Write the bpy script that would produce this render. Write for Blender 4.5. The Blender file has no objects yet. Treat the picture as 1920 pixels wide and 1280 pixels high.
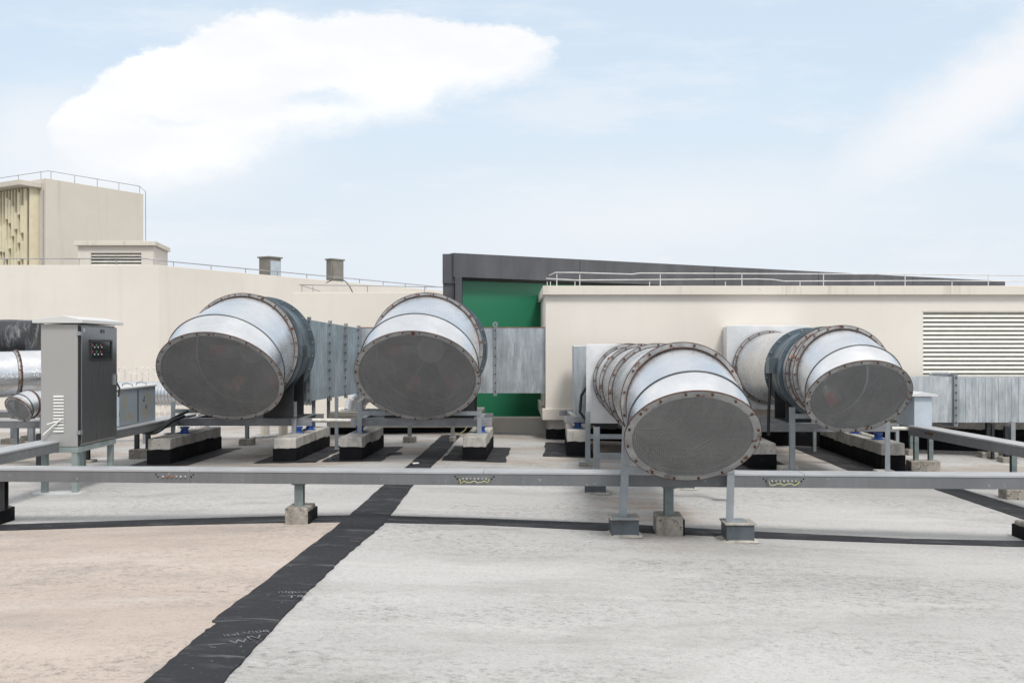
import bpy, math, random
from mathutils import Vector, Matrix
random.seed(7)
R = math.radians
S = bpy.context.scene
F0, H = 1800.0, 1.6                      # focal length in px of the 1920 frame, eye height
TH = R(2.4)                              # yaw of the roof's own grid
# ---------------------------------------------------------------- camera
cam = bpy.data.cameras.new('camera'); co = bpy.data.objects.new('camera', cam); S.collection.objects.link(co)
co.location = (0, 0, H); co.rotation_euler = (R(90), 0, 0)
cam.sensor_width = 36; cam.lens = F0/1920*36; cam.shift_y = 10/1920; cam.clip_start = .05; cam.clip_end = 6000
S.camera = co
# ---------------------------------------------------------------- world
SUN_EL, SUN_AZ = 54, 24                   # azimuth: degrees to the right of straight behind the camera
S.view_settings.view_transform = 'Standard'; S.view_settings.look = 'None'
S.view_settings.gamma = 1; S.view_settings.exposure = 0.70
w = bpy.data.worlds.new("World"); S.world = w; w.use_nodes = True
nt = w.node_tree; N = nt.nodes; L = nt.links
N.clear()
def nd(t, **k):
    n = N.new(t)
    for a, b in k.items(): setattr(n, a, b)
    return n
def wm(op, a, b=None, c=None, clamp=False):
    n = nd('ShaderNodeMath', operation=op, use_clamp=clamp)
    for i, v in enumerate((a, b, c)):
        if v is None: continue
        if isinstance(v, (int, float)): n.inputs[i].default_value = v
        else: L.new(v, n.inputs[i])
    return n.outputs[0]
def wmix(f, a, b):
    n = nd('ShaderNodeMix', data_type='RGBA')
    for i, v in ((0, f), (6, a), (7, b)):
        if isinstance(v, (int, float)): n.inputs[i].default_value = v
        elif isinstance(v, tuple): n.inputs[i].default_value = (*v, 1)
        else: L.new(v, n.inputs[i])
    return n.outputs[2]
def sstep(lo, hi, v):
    n = nd('ShaderNodeMapRange', interpolation_type='SMOOTHSTEP')
    n.inputs[1].default_value = lo; n.inputs[2].default_value = hi
    L.new(v, n.inputs[0]); return n.outputs[0]
sky = nd('ShaderNodeTexSky', sky_type='NISHITA'); sky.sun_disc = False
sky.sun_elevation = R(SUN_EL); sky.sun_rotation = R(180-SUN_AZ)
sky.air_density = 1.0; sky.dust_density = 2.0; sky.ozone_density = 1.5
tc = nd('ShaderNodeTexCoord'); sx = nd('ShaderNodeSeparateXYZ'); L.new(tc.outputs['Generated'], sx.inputs[0])
X, Y, Z = sx.outputs
ay = wm('MAXIMUM', wm('ABSOLUTE', Y), .08)
front = sstep(.02, .2, Y)
u0 = wm('DIVIDE', X, ay); v0 = wm('DIVIDE', Z, ay)      # slopes seen from the roof: east-west, height
cmb = nd('ShaderNodeCombineXYZ'); L.new(u0, cmb.inputs[0]); L.new(wm('MULTIPLY', v0, 1.7), cmb.inputs[1])
def wnoise(scale, detail, rough=.55, off=0.0, sy=1.0):
    mp = nd('ShaderNodeMapping'); mp.inputs['Scale'].default_value = (1, sy, 1); mp.inputs['Location'].default_value = (off, off*.7, 0)
    L.new(cmb.outputs[0], mp.inputs[0])
    n = nd('ShaderNodeTexNoise'); n.inputs['Scale'].default_value = scale; n.inputs['Detail'].default_value = detail; n.inputs['Roughness'].default_value = rough
    L.new(mp.outputs[0], n.inputs[0]); return n.outputs[0]
n1 = wm('SUBTRACT', wnoise(10, 12, .72, 3.1), .5)
n2 = wm('SUBTRACT', wnoise(8, 12, .72, 9.7), .5)
uu = wm('ADD', u0, wm('MULTIPLY', n1, .065)); vv = wm('ADD', v0, wm('MULTIPLY', n2, .065))
def ramp(pts):
    # cloud outline as a height curve over the east-west slope
    n = nd('ShaderNodeFloatCurve'); c = n.mapping.curves[0]
    n.mapping.clip_min_x = 0; n.mapping.use_clip = False
    q = [((p[0]+600)/3200, (650-p[1])/1800) for p in pts]
    c.points[0].location = q[0]; c.points[1].location = q[-1]
    for a in q[1:-1]: c.points.new(*a)
    for p in c.points: p.handle_type = 'AUTO_CLAMPED'
    n.mapping.update()
    L.new(wm('DIVIDE', wm('ADD', wm('MULTIPLY', uu, 1800), 1560), 3200), n.inputs[1]); return n.outputs[0]
top1 = ramp([(85, 262), (100, 225), (180, 150), (240, 108), (320, 72), (400, 32), (510, 16), (600, 34), (760, 26), (870, 42), (960, 44), (1010, 68), (1058, 84)])
bot1 = ramp([(85, 262), (150, 300), (280, 335), (430, 300), (520, 258), (600, 243), (690, 218), (790, 208), (835, 176), (905, 165), (960, 150), (1005, 126), (1058, 84)])
softb = sstep(-.30, -.20, uu)
d_top = sstep(-.004, .007, wm('SUBTRACT', top1, vv))
d_bot = wm('MULTIPLY', sstep(-.022, .018, wm('SUBTRACT', vv, bot1)), 1.0)
in1 = wm('MULTIPLY', sstep((80-960)/1800, (110-960)/1800, uu), wm('SUBTRACT', 1, sstep((1040-960)/1800, (1062-960)/1800, uu)))
cloud1 = wm('MULTIPLY', wm('MULTIPLY', d_top, d_bot), in1)
def blob(cx, cy, rx, ry, rot, soft=1.0, useN=True):
    a, b = (uu, vv) if useN else (u0, v0)
    dx = wm('SUBTRACT', a, (cx-960)/1800); dy = wm('SUBTRACT', b, (650-cy)/1800)
    c, s = math.cos(R(rot)), math.sin(R(rot))
    p = wm('DIVIDE', wm('ADD', wm('MULTIPLY', dx, c), wm('MULTIPLY', dy, s)), rx/1800)
    q = wm('DIVIDE', wm('SUBTRACT', wm('MULTIPLY', dy, c), wm('MULTIPLY', dx, s)), ry/1800)
    d = wm('SQRT', wm('ADD', wm('MULTIPLY', p, p), wm('MULTIPLY', q, q)))
    return wm('SUBTRACT', 1, sstep(1-soft, 1, d))
hole = wm('MAXIMUM', wm('MULTIPLY', blob(610, 188, 115, 34, 3, .9), .7), wm('MULTIPLY', blob(330, 238, 120, 12, -4, .9), .45))
cloud1 = wm('MULTIPLY', cloud1, wm('SUBTRACT', 1, hole))
cloud2 = wm('MULTIPLY', blob(1890, 140, 620, 118, 33, .85), 1.0)
cloud3 = wm('MULTIPLY', blob(240, 300, 470, 150, 8, 1.0), .95)
cloud4 = wm('MULTIPLY', blob(1250, 400, 760, 140, 4, 1.0), .55)
cloud5 = wm('MULTIPLY', blob(60, 250, 230, 150, 20, 1.0), .75)
wisp = wm('MULTIPLY', sstep(.46, .66, wnoise(3.2, 10, .66, 5.3, 2.6)), .38)
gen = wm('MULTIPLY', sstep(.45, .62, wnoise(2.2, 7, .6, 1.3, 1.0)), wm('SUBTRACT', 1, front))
overhead_fill = wm('MULTIPLY', sstep(.42, .9, v0), wm('ADD', .72, wm('MULTIPLY', wnoise(1.4, 4, .5, 2.2), .4)))  # bright sky added overhead, out of view, as fill and to whiten duct tops
soft = wm('MAXIMUM', wm('MAXIMUM', wm('MAXIMUM', cloud2, cloud3), wm('MAXIMUM', cloud4, cloud5)), wisp)
SK = .13
skyc = nd('ShaderNodeVectorMath', operation='SCALE'); L.new(sky.outputs[0], skyc.inputs[0]); skyc.inputs[3].default_value = SK
hz = wm('SUBTRACT', 1, sstep(.03, .42, v0))
base = wmix(wm('ADD', .80, wm('MULTIPLY', hz, .18)), skyc.outputs[0], (.435, .51, .575))
base = wmix(wm('MULTIPLY', wm('MULTIPLY', hz, hz), .8), base, (.505, .53, .565))
base = wmix(soft, base, (.57, .58, .60))
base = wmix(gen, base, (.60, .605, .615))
base = wmix(overhead_fill, base, (.70, .70, .70))
ccol = wmix(sstep(.40, .62, wnoise(5, 8, .6, 7.7, 1.6)), (.585, .595, .615), (.635, .64, .645))
base = wmix(wm('MULTIPLY', cloud1, front), base, ccol)
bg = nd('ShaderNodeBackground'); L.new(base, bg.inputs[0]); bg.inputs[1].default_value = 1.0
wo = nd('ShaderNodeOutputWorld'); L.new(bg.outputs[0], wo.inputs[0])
# ---------------------------------------------------------------- sun
sl = bpy.data.lights.new('sun', 'SUN'); sl.energy = 1.6; sl.angle = R(15); sl.color = (1, .965, .91)
so = bpy.data.objects.new('sun', sl); S.collection.objects.link(so)
sd = Vector((math.sin(R(SUN_AZ))*math.cos(R(SUN_EL)), -math.cos(R(SUN_AZ))*math.cos(R(SUN_EL)), math.sin(R(SUN_EL))))
so.rotation_euler = (-sd).to_track_quat('-Z', 'Y').to_euler(); so.location = (0, 0, 30)
# ================================================================ helpers
U = Vector((math.cos(TH), -math.sin(TH), 0)); V = Vector((math.sin(TH), math.cos(TH), 0)); ZZ = Vector((0, 0, 1))
def P(px, py, y): return Vector(((px-960)/F0*y, y, H-(py-650)/F0*y))
def xr(y): return -1.72+.037*y
def gz(x, y):
    d = x-xr(y)
    return -.028*min(d, 12) if d > 0 else -.02*min(-d, 12)
def G(px, py, h=0.0):
    z = 0
    for i in range(30):
        y = F0*(H-z)/(py-650); x = (px-960)/F0*y; z = gz(x, y)+h
    return Vector((x, y, z))
W = {}
class MB:
    def __init__(s, M=None): s.v = []; s.f = []; s.m = []; s.sm = []; s.M = M or Matrix()
    def add(s, vs, fs, mi=0, smooth=False):
        n = len(s.v); s.v += [s.M @ Vector(a) for a in vs]
        s.f += [[n+i for i in f] for f in fs]; s.m += [mi]*len(fs); s.sm += [smooth]*len(fs); return s
    def box(s, a, b, mi=0):
        x0, y0, z0 = a; x1, y1, z1 = b
        if x0 > x1: x0, x1 = x1, x0
        if y0 > y1: y0, y1 = y1, y0
        if z0 > z1: z0, z1 = z1, z0
        return s.add([(x0,y0,z0),(x1,y0,z0),(x1,y1,z0),(x0,y1,z0),(x0,y0,z1),(x1,y0,z1),(x1,y1,z1),(x0,y1,z1)],
                     [(0,3,2,1),(4,5,6,7),(0,1,5,4),(1,2,6,5),(2,3,7,6),(3,0,4,7)], mi)
    def prism(s, pts, ext, mi=0):
        # pts: polygon in 3-D, ext: extrusion vector
        n = len(pts); e = Vector(ext); a = [Vector(p) for p in pts]
        return s.add(a+[p+e for p in a], [list(range(n))[::-1], list(range(n, 2*n))]+[(i, (i+1) % n, n+(i+1) % n, n+i) for i in range(n)], mi)
    def bar(s, a, b, wd, ht, mi=0, up=ZZ):
        a = Vector(a); b = Vector(b); d = (b-a).normalized(); up = Vector(up)
        if abs(d.dot(up)) > .99: up = Vector((0, 1, 0))
        r = d.cross(up).normalized(); q = r.cross(d)
        c = [r*(i*wd/2)+q*(j*ht/2) for i, j in ((-1,-1),(1,-1),(1,1),(-1,1))]
        return s.prism([a+k for k in c], b-a, mi)
    def tube(s, pts, r, n=10, mi=0, cap=True):
        pts = [Vector(p) for p in pts]; vs = []; fs = []; pr = None
        for i, p in enumerate(pts):
            d = (pts[min(i+1, len(pts)-1)]-pts[max(i-1, 0)]).normalized()
            if pr is None: pr = d.orthogonal().normalized()
            pr = (pr-d*pr.dot(d)).normalized(); q = d.cross(pr)
            rr = r[i] if isinstance(r, (list, tuple)) else r
            vs += [p+(pr*math.cos(2*math.pi*k/n)+q*math.sin(2*math.pi*k/n))*rr for k in range(n)]
        for i in range(len(pts)-1):
            fs += [(i*n+k, i*n+(k+1) % n, (i+1)*n+(k+1) % n, (i+1)*n+k) for k in range(n)]
        s.add(vs, fs, mi, True)
        if cap:
            m = len(pts)-1
            s.add(vs[:n], [list(range(n))[::-1]], mi); s.add(vs[m*n:], [list(range(n))], mi)
        return s
    def lathe(s, c, ax, prof, n=72, mi=0, smooth=True, ex=None):
        # prof: (distance along ax, radius); every profile edge is its own strip so corners stay crisp
        c = Vector(c); ax = Vector(ax).normalized(); e1 = Vector(ex) if ex else ax.orthogonal().normalized(); e2 = ax.cross(e1)
        cs = [(math.cos(2*math.pi*k/n), math.sin(2*math.pi*k/n)) for k in range(n)]
        for (d0, r0), (d1, r1) in zip(prof, prof[1:]):
            vs = [c+ax*d0+(e1*a+e2*b)*r0 for a, b in cs]+[c+ax*d1+(e1*a+e2*b)*r1 for a, b in cs]
            s.add(vs, [(k, (k+1) % n, n+(k+1) % n, n+k) for k in range(n)], mi, smooth)
        return s
    def disc(s, c, ax, r, n=48, mi=0):
        c = Vector(c); ax = Vector(ax).normalized(); e1 = ax.orthogonal().normalized(); e2 = ax.cross(e1)
        return s.add([c+(e1*math.cos(2*math.pi*k/n)+e2*math.sin(2*math.pi*k/n))*r for k in range(n)], [list(range(n))], mi)
    def bolt(s, c, ax, r=.011, h=.014, mi=1):
        c = Vector(c); ax = Vector(ax).normalized(); e1 = ax.orthogonal().normalized(); e2 = ax.cross(e1)
        return s.prism([c+(e1*math.cos(k*math.pi/3)+e2*math.sin(k*math.pi/3))*r for k in range(6)], ax*h, mi)
    def build(s, name, mats, parent=None, loc=None, bevel=0, **tags):
        me = bpy.data.meshes.new(name); o = bpy.data.objects.new(name, me); S.collection.objects.link(o)
        if parent is not None:
            o.parent = parent; MW = W[parent]
            if loc is not None:
                o.location = MW.inverted() @ Vector(loc); MW = MW @ Matrix.Translation(o.location)
        else:
            loc = loc if loc is not None else (0, 0, 0)
            o.location = loc; MW = Matrix.Translation(Vector(loc))
        W[o] = MW; inv = MW.inverted()
        me.from_pydata([inv @ p for p in s.v], [], s.f); me.polygons.foreach_set('material_index', s.m); me.polygons.foreach_set('use_smooth', s.sm)
        if not isinstance(mats, (list, tuple)): mats = [mats]
        for m in mats: me.materials.append(m)
        me.update()
        if bevel:
            b = o.modifiers.new('bevel', 'BEVEL'); b.width = bevel; b.segments = 2; b.limit_method = 'ANGLE'; b.angle_limit = R(40)
        for k, v in tags.items(): o[k] = v
        return o
def thing(name, label, cat, loc, rz=0.0, group=None):
    o = bpy.data.objects.new(name, None); S.collection.objects.link(o); o.empty_display_size = .1
    o.location = loc; o.rotation_euler = (0, 0, rz); W[o] = Matrix.Translation(Vector(loc)) @ Matrix.Rotation(rz, 4, 'Z')
    o['label'] = label; o['category'] = cat
    if group: o['group'] = group
    return o
def tag(label, cat, group=None):
    d = dict(label=label, category=cat)
    if group: d['group'] = group
    return d
ST = dict(kind='structure')
# ================================================================ materials
class MT:
    def __init__(s, name):
        s.m = bpy.data.materials.new(name); s.m.use_nodes = True; s.t = s.m.node_tree
        s.b = s.t.nodes['Principled BSDF']; s.tc = s.n('ShaderNodeTexCoord')
    def n(s, t, **k):
        x = s.t.nodes.new(t)
        for a, b in k.items(): setattr(x, a, b)
        return x
    def l(s, a, b): s.t.links.new(a, b)
    def noise(s, scale, detail=6, rough=.6, sc=(1, 1, 1), co='Object', lo=None, hi=None, dist=0):
        mp = s.n('ShaderNodeMapping'); mp.inputs['Scale'].default_value = sc; s.l(s.tc.outputs[co], mp.inputs[0])
        x = s.n('ShaderNodeTexNoise'); x.inputs['Scale'].default_value = scale; x.inputs['Detail'].default_value = detail
        x.inputs['Roughness'].default_value = rough; x.inputs['Distortion'].default_value = dist; s.l(mp.outputs[0], x.inputs[0])
        o = x.outputs[0]
        if lo is not None: o = s.rng(o, .5+(lo-.5)*.66, .5+(hi-.5)*.66)
        return o
    def rng(s, v, lo, hi, a=0.0, b=1.0):
        x = s.n('ShaderNodeMapRange'); x.inputs[1].default_value = lo; x.inputs[2].default_value = hi; x.inputs[3].default_value = a; x.inputs[4].default_value = b
        s.l(v, x.inputs[0]); return x.outputs[0]
    def math(s, op, a, b=None, clamp=False):
        x = s.n('ShaderNodeMath', operation=op, use_clamp=clamp)
        for i, v in enumerate((a, b)):
            if v is None: continue
            if isinstance(v, (int, float)): x.inputs[i].default_value = v
            else: s.l(v, x.inputs[i])
        return x.outputs[0]
    def mix(s, f, a, b, mode='MIX'):
        x = s.n('ShaderNodeMix', data_type='RGBA', blend_type=mode)
        for i, v in ((0, f), (6, a), (7, b)):
            if isinstance(v, (int, float)): x.inputs[i].default_value = v
            elif isinstance(v, tuple): x.inputs[i].default_value = (*v, 1)
            else: s.l(v, x.inputs[i])
        return x.outputs[2]
    def set(s, col=None, rough=None, metal=None, spec=None):
        for i, v in (('Base Color', col), ('Roughness', rough), ('Metallic', metal), ('Specular IOR Level', spec)):
            if v is None: continue
            if isinstance(v, (int, float)): s.b.inputs[i].default_value = v
            elif isinstance(v, tuple): s.b.inputs[i].default_value = (*v, 1)
            else: s.l(v, s.b.inputs[i])
    def bump(s, v, strength, dist=.01):
        x = s.n('ShaderNodeBump'); x.inputs['Strength'].default_value = strength; x.inputs['Distance'].default_value = dist
        s.l(v, x.inputs['Height']); s.l(x.outputs[0], s.b.inputs['Normal'])
    def sep(s, co='Object'):
        x = s.n('ShaderNodeSeparateXYZ'); s.l(s.tc.outputs[co], x.inputs[0]); return x.outputs
def galv(name, c0, c1, r0, r1, metal=.85, streak=(1, 1, 6), spangle=.35, white=0):
    t = MT(name)
    a = t.noise(1.6, 7, .62, lo=.3, hi=.7); b = t.noise(5, 8, .7, sc=streak, lo=.3, hi=.72)
    c = t.mix(a, c0, c1); d = t.mix(t.math('MULTIPLY', b, spangle), c, tuple(k*.62 for k in c0))
    if white: d = t.mix(t.math('MULTIPLY', t.noise(3.1, 9, .75, sc=streak, lo=.5, hi=.66), white), d, (.62, .64, .66))
    rr = t.rng(t.noise(3, 6, .6, sc=streak), .3, .7, r0, r1)
    t.set(d, rr, metal); t.bump(t.noise(1.6, 2, .5), .10, .02); return t.m
M = {}
def galv_round():
    t = MT('galvanized_round')
    br = t.noise(2.2, 9, .7, sc=(.35, 5, 5), lo=.3, hi=.7); bl = t.noise(1.3, 6, .6, lo=.3, hi=.7)
    c = t.mix(bl, (.62, .64, .67), (.78, .79, .81)); c = t.mix(t.math('MULTIPLY', br, .22), c, (.46, .47, .48))
    c = t.mix(t.math('MULTIPLY', t.noise(5, 9, .75, sc=(.5, 3, 3), lo=.66, hi=.84), .4), c, (.32, .32, .32))
    rr = t.math('ADD', t.rng(br, 0, 1, .16, .30), t.rng(bl, 0, 1, 0, .12)); t.set(c, rr, .93)
    t.bump(t.noise(1.1, 2, .5), .16, .03); return t.m
M['galv'] = galv_round()
M['galv_duct'] = galv('galvanized_duct_weathered', (.42, .46, .48), (.62, .66, .69), .32, .55, .7, (3, 3, .45), .6, .75)
M['galv_rib'] = galv('galvanized_duct_blue', (.44, .52, .57), (.60, .68, .73), .3, .48, .8, (3, 3, .35), .5, .25)
M['galv_post'] = galv('galvanized_post', (.26, .285, .305), (.36, .39, .415), .42, .62, .5, (2, 2, 1), .35)
M['galv_plate'] = galv('galvanized_plate', (.62, .63, .64), (.74, .75, .76), .4, .6, .35, (1, 1, 1), .25)
M['beam'] = galv('zinc_beam', (.25, .26, .28), (.40, .41, .43), .4, .6, .55, (1, 1, 3), .55)
def flange_mat():
    t = MT('flange_steel'); c = t.mix(t.noise(6, 6, .6, lo=.3, hi=.7), (.27, .275, .28), (.42, .425, .425))
    c = t.mix(t.noise(9, 8, .7, lo=.60, hi=.70), c, (.13, .055, .03)); t.set(c, .5, .55); return t.m
M['flange'] = flange_mat()
def rust_edge():
    t = MT('rust'); c = t.mix(t.noise(14, 8, .7, lo=.35, hi=.65), (.045, .022, .016), (.125, .048, .024)); t.set(c, .85, .1); return t.m
M['rust'] = rust_edge()
def simple(name, col, rough=.6, metal=0.0, var=.25, scale=3.0, bump=0, dist=.01, sc=(1, 1, 1), spec=None):
    t = MT(name); a = t.noise(scale, 8, .65, sc=sc, lo=.28, hi=.72)
    t.set(t.mix(a, tuple(c*(1-var) for c in col), tuple(min(1, c*(1+var*.6)) for c in col)), t.rng(a, 0, 1, rough*.85, min(1, rough*1.12)), metal, spec)
    if bump: t.bump(t.noise(scale*12, 5, .6), bump, dist)
    return t.m
M['fan_blue'] = simple('fan_casing_paint', (.125, .16, .185), .38, .45, .3)
M['black'] = simple('black_steel', (.018, .020, .022), .5, 0, .3)
M['seam'] = simple('seam_dark', (.11, .12, .13), .5, .6)
M['bolt'] = simple('bolt_steel', (.10, .075, .06), .6, .5, .5, 20)
M['zincbolt'] = simple('bolt_zinc', (.42, .41, .38), .4, .7, .3, 20)
M['green_paint'] = simple('green_grey_paint', (.225, .27, .265), .55, 0, .2, 5)
M['post_paint'] = simple('grey_green_post', (.165, .20, .20), .55, .1, .3, 6)
M['blue'] = simple('blue_spring_paint', (.018, .075, .30), .4, 0, .3, 6)
M['cable'] = simple('black_cable', (.012, .012, .014), .45)
M['rail'] = simple('rail_steel', (.33, .34, .36), .5, .5)
M['white_rail'] = simple('white_painted_pipe', (.55, .55, .56), .5, 0, .15, 8)
M['pvc'] = simple('white_conduit', (.70, .68, .64), .6, 0, .3, 9)
M['blade'] = simple('red_fan_blade', (.85, .09, .06), .5, 0, .2)
M['hub'] = simple('fan_hub_grey', (.5, .51, .52), .5, .2, .2)
M['rust_red'] = simple('rusty_bolt', (.30, .10, .05), .7)
M['hole'] = simple('bolt_hole', (.008, .008, .008), .9)
M['dark_fascia'] = simple('charcoal_cladding', (.090, .092, .102), .45, .25, .22, 1.2, sc=(2, 2, .5))
M['stain_box'] = simple('steel_box_taupe', (.24, .225, .20), .45, .4, .15)
M['box_blue'] = simple('pale_blue_painted_box', (.44, .50, .56), .5, 0, .10, 4)
M['cement'] = simple('cement_collar', (.40, .38, .34), .9, 0, .35, 9, .4)
M['white_tie'] = simple('white_rope', (.75, .75, .73), .7, 0, .1)
M['fin'] = simple('cream_fins', (.66, .60, .44), .7, 0, .08)
M['slat'] = simple('white_louvre_slat', (.66, .645, .59), .55, 0, .10, 6)
M['void'] = simple('dark_louvre_void', (.26, .25, .22), .9)
def tray_mat(name, k=1.0):
    t = MT(name); sp = t.sep()
    a = t.noise(1.5, 7, .6, lo=.3, hi=.7); st = t.noise(14, 3, .5, sc=(1, 1, .02), lo=.35, hi=.65)
    c = t.mix(a, (.135*k, .140*k, .148*k), (.165*k, .170*k, .178*k)); c = t.mix(t.math('MULTIPLY', st, .25), c, (.10*k, .104*k, .11*k))
    c = t.mix(t.noise(22, 6, .7, lo=.72, hi=.78), c, (.36, .37, .37))
    t.set(c, t.rng(a, 0, 1, .36, .5), .12); return t.m
M['tray'] = tray_mat('grey_tray_paint')
M['tray_lid'] = simple('lit_grey_tray_lid', (.40, .41, .425), .38, .2, .12, 2)  # light on the tray tops put into a paler grey than the sides
def wall_mat(name, col, stain=.35):
    t = MT(name)
    a = t.noise(.35, 8, .62, lo=.3, hi=.7); c = t.mix(a, tuple(k*.93 for k in col), col)
    s1 = t.noise(2.6, 7, .7, sc=(1, 1, .07), lo=.56, hi=.78); c = t.mix(t.math('MULTIPLY', s1, stain), c, tuple(k*.62 for k in (col[0], col[1]*.98, col[2]*.95)))
    s2 = t.noise(9, 8, .75, lo=.66, hi=.8); c = t.mix(t.math('MULTIPLY', s2, stain*.6), c, tuple(k*.5 for k in col))
    t.set(c, .88); t.bump(t.noise(30, 5, .6), .12, .01); return t.m
M['wall'] = wall_mat('cream_render', (.70, .655, .595), .09)
M['wall_b'] = wall_mat('cream_render_far', (.68, .635, .58), .13)
M['tower'] = wall_mat('tower_render', (.58, .54, .48), .3)
M['coping'] = wall_mat('coping_render', (.66, .61, .54), .8)
def conc():
    t = MT('concrete_plinth'); a = t.noise(2.4, 9, .65, lo=.3, hi=.7); c = t.mix(a, (.34, .325, .30), (.52, .50, .465))
    c = t.mix(t.math('MULTIPLY', t.noise(5, 6, .7, sc=(1, 1, .22), lo=.5, hi=.7), .6), c, (.17, .16, .145))
    c = t.mix(t.noise(40, 3, .6, lo=.68, hi=.74), c, (.12, .11, .10)); t.set(c, .92); t.bump(t.noise(25, 7, .7), .5, .012); return t.m
M['concrete'] = conc()
def blockm():
    t = MT('old_concrete_block'); a = t.noise(7, 9, .7, lo=.3, hi=.7); c = t.mix(a, (.20, .18, .155), (.38, .35, .31))
    c = t.mix(t.noise(30, 4, .6, lo=.62, hi=.72), c, (.09, .085, .08)); t.set(c, .95); t.bump(t.noise(34, 7, .7), .7, .015); return t.m
M['block'] = blockm()
def tarm(name, k=1.0):
    t = MT(name); a = t.noise(1.8, 8, .65, lo=.3, hi=.7); c = t.mix(a, (.013*k, .014*k, .017*k), (.026*k, .027*k, .032*k))
    c = t.mix(t.math('MULTIPLY', t.noise(3.0, 10, .75, sc=(.5, 1.6, 1), co='Object', lo=.54, hi=.76), .65), c, (.085*k, .085*k, .088*k))
    c = t.mix(t.noise(18, 9, .8, lo=.68, hi=.74), c, (.26*k*k, .25*k*k, .245*k*k)); c = t.mix(t.math('MULTIPLY', t.noise(4, 4, .6, sc=(.3, 2.5, 1), dist=.6, lo=.66, hi=.76), .5), c, (.15*k*k, .15*k*k, .155*k*k)); t.set(c, t.rng(a, 0, 1, .6, .85), spec=.25*k)
    t.bump(t.noise(5, 8, .65, sc=(1, 2.2, 1)), .55, .02); return t.m
M['footing'] = simple('footing_paint', (.075, .088, .10), .5, .1, .3, 5)
M['tar'] = tarm('bitumen_membrane'); M['tar_skirt'] = tarm('bitumen_skirt', .35)
def deck():
    t = MT('roof_screed'); o = t.sep(); Xs, Ys = o[0], o[1]
    n = t.noise(.5, 6, .6); wob = t.math('MULTIPLY', t.math('SUBTRACT', n, .5), .6)
    ridge = t.math('ADD', t.math('MULTIPLY', Ys, .037), -1.72)
    left = t.rng(t.math('SUBTRACT', ridge, Xs), -.05, .05)
    near = t.rng(t.math('SUBTRACT', t.math('ADD', t.math('MULTIPLY', Xs, .0), 8.8), Ys), -.05, .05)
    peach = t.math('MULTIPLY', left, near)
    big = t.noise(.55, 9, .62, sc=(.45, 1, 1), lo=.3, hi=.72)
    grey = t.mix(big, (.385, .382, .377), (.465, .462, .457)); pe = t.mix(big, (.405, .338, .296), (.50, .425, .376))
    c = t.mix(peach, grey, pe)
    far = t.rng(Ys, 11.5, 13.2); warm = t.math('MULTIPLY', t.noise(.9, 8, .65, sc=(.5, 1, 1), lo=.40, hi=.60), far)
    c = t.mix(t.math('MULTIPLY', warm, .62), c, (.32, .255, .20))
    # rusty run-off below the nearest duct
    dx = t.math('DIVIDE', t.math('SUBTRACT', Xs, 1.45), .75); dy = t.math('DIVIDE', t.math('SUBTRACT', Ys, 9.6), 2.0)
    dd = t.math('SQRT', t.math('ADD', t.math('MULTIPLY', dx, dx), t.math('MULTIPLY', dy, dy)))
    ru = t.math('MULTIPLY', t.rng(dd, 1.0, .3), t.noise(1.3, 8, .7, sc=(.5, 1.5, 1), lo=.42, hi=.62)); c = t.mix(t.math('MULTIPLY', ru, .75), c, (.33, .235, .16))
    s2 = t.noise(1.2, 10, .75, sc=(.40, 1.2, 1), lo=.50, hi=.72); c = t.mix(t.math('MULTIPLY', s2, .42), c, (.22, .21, .20))
    patch = t.noise(.8, 4, .55, sc=(.5, 1, 1), lo=.36, hi=.62)
    sp = t.math('MULTIPLY', t.noise(20, 12, .85, sc=(.7, 1, 1), lo=.50, hi=.66), patch); c = t.mix(t.math('MULTIPLY', sp, .72), c, (.14, .135, .13))
    sp2 = t.noise(70, 8, .8, sc=(.8, 1, 1), lo=.53, hi=.70); c = t.mix(t.math('MULTIPLY', sp2, .60), c, (.20, .195, .19)); g4 = t.noise(30, 10, .9, sc=(.8, 1, 1), lo=.56, hi=.64); c = t.mix(t.math('MULTIPLY', g4, .5), c, (.17, .165, .16))
    sp3 = t.math('MULTIPLY', t.noise(40, 3, .5, sc=(.5, 1, 1), lo=.78, hi=.82), patch); c = t.mix(t.math('MULTIPLY', sp3, .6), c, (.07, .07, .068))
    wv = t.noise(1.7, 9, .7, sc=(.16, 1.3, 1), lo=.58, hi=.74); c = t.mix(t.math('MULTIPLY', wv, .28), c, (.54, .53, .515))
    t.set(c, .9, spec=.3); t.bump(t.noise(28, 8, .7), .35, .012); return t.m
M['deck'] = deck()
def greenglass():
    t = MT('green_back_painted_glass'); a = t.noise(.6, 3, .5)
    t.set(t.mix(a, (.022, .165, .088), (.028, .19, .102)), .30, 0, .5); return t.m
M['green_glass'] = greenglass()
def tarp():
    t = MT('black_tarpaulin'); c = t.mix(t.noise(2.4, 7, .65, sc=(1.6, 1, .5), lo=.54, hi=.70, dist=1.2), (.022, .024, .03), (.20, .20, .20)); t.set(c, .5)
    t.bump(t.noise(2.2, 6, .6, dist=.8), .8, .06); return t.m
M['tarp'] = tarp()
def steel(name, c0, c1, r, metal):
    t = MT(name); a = t.noise(60, 3, .5, sc=(1, 1, .03)); b = t.noise(.9, 5, .6)
    t.set(t.mix(b, c0, c1), t.rng(a, .2, .8, r*.8, r*1.25), metal); return t.m
M['cab_side'] = steel('brushed_steel_side', (.34, .335, .325), (.40, .395, .385), .5, .35)
M['cab_door'] = steel('brushed_steel_door', (.24, .25, .265), (.29, .30, .31), .30, .9)
M['cab_roof'] = steel('cabinet_roof_sheet', (.58, .58, .57), (.64, .64, .63), .5, .3)
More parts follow.
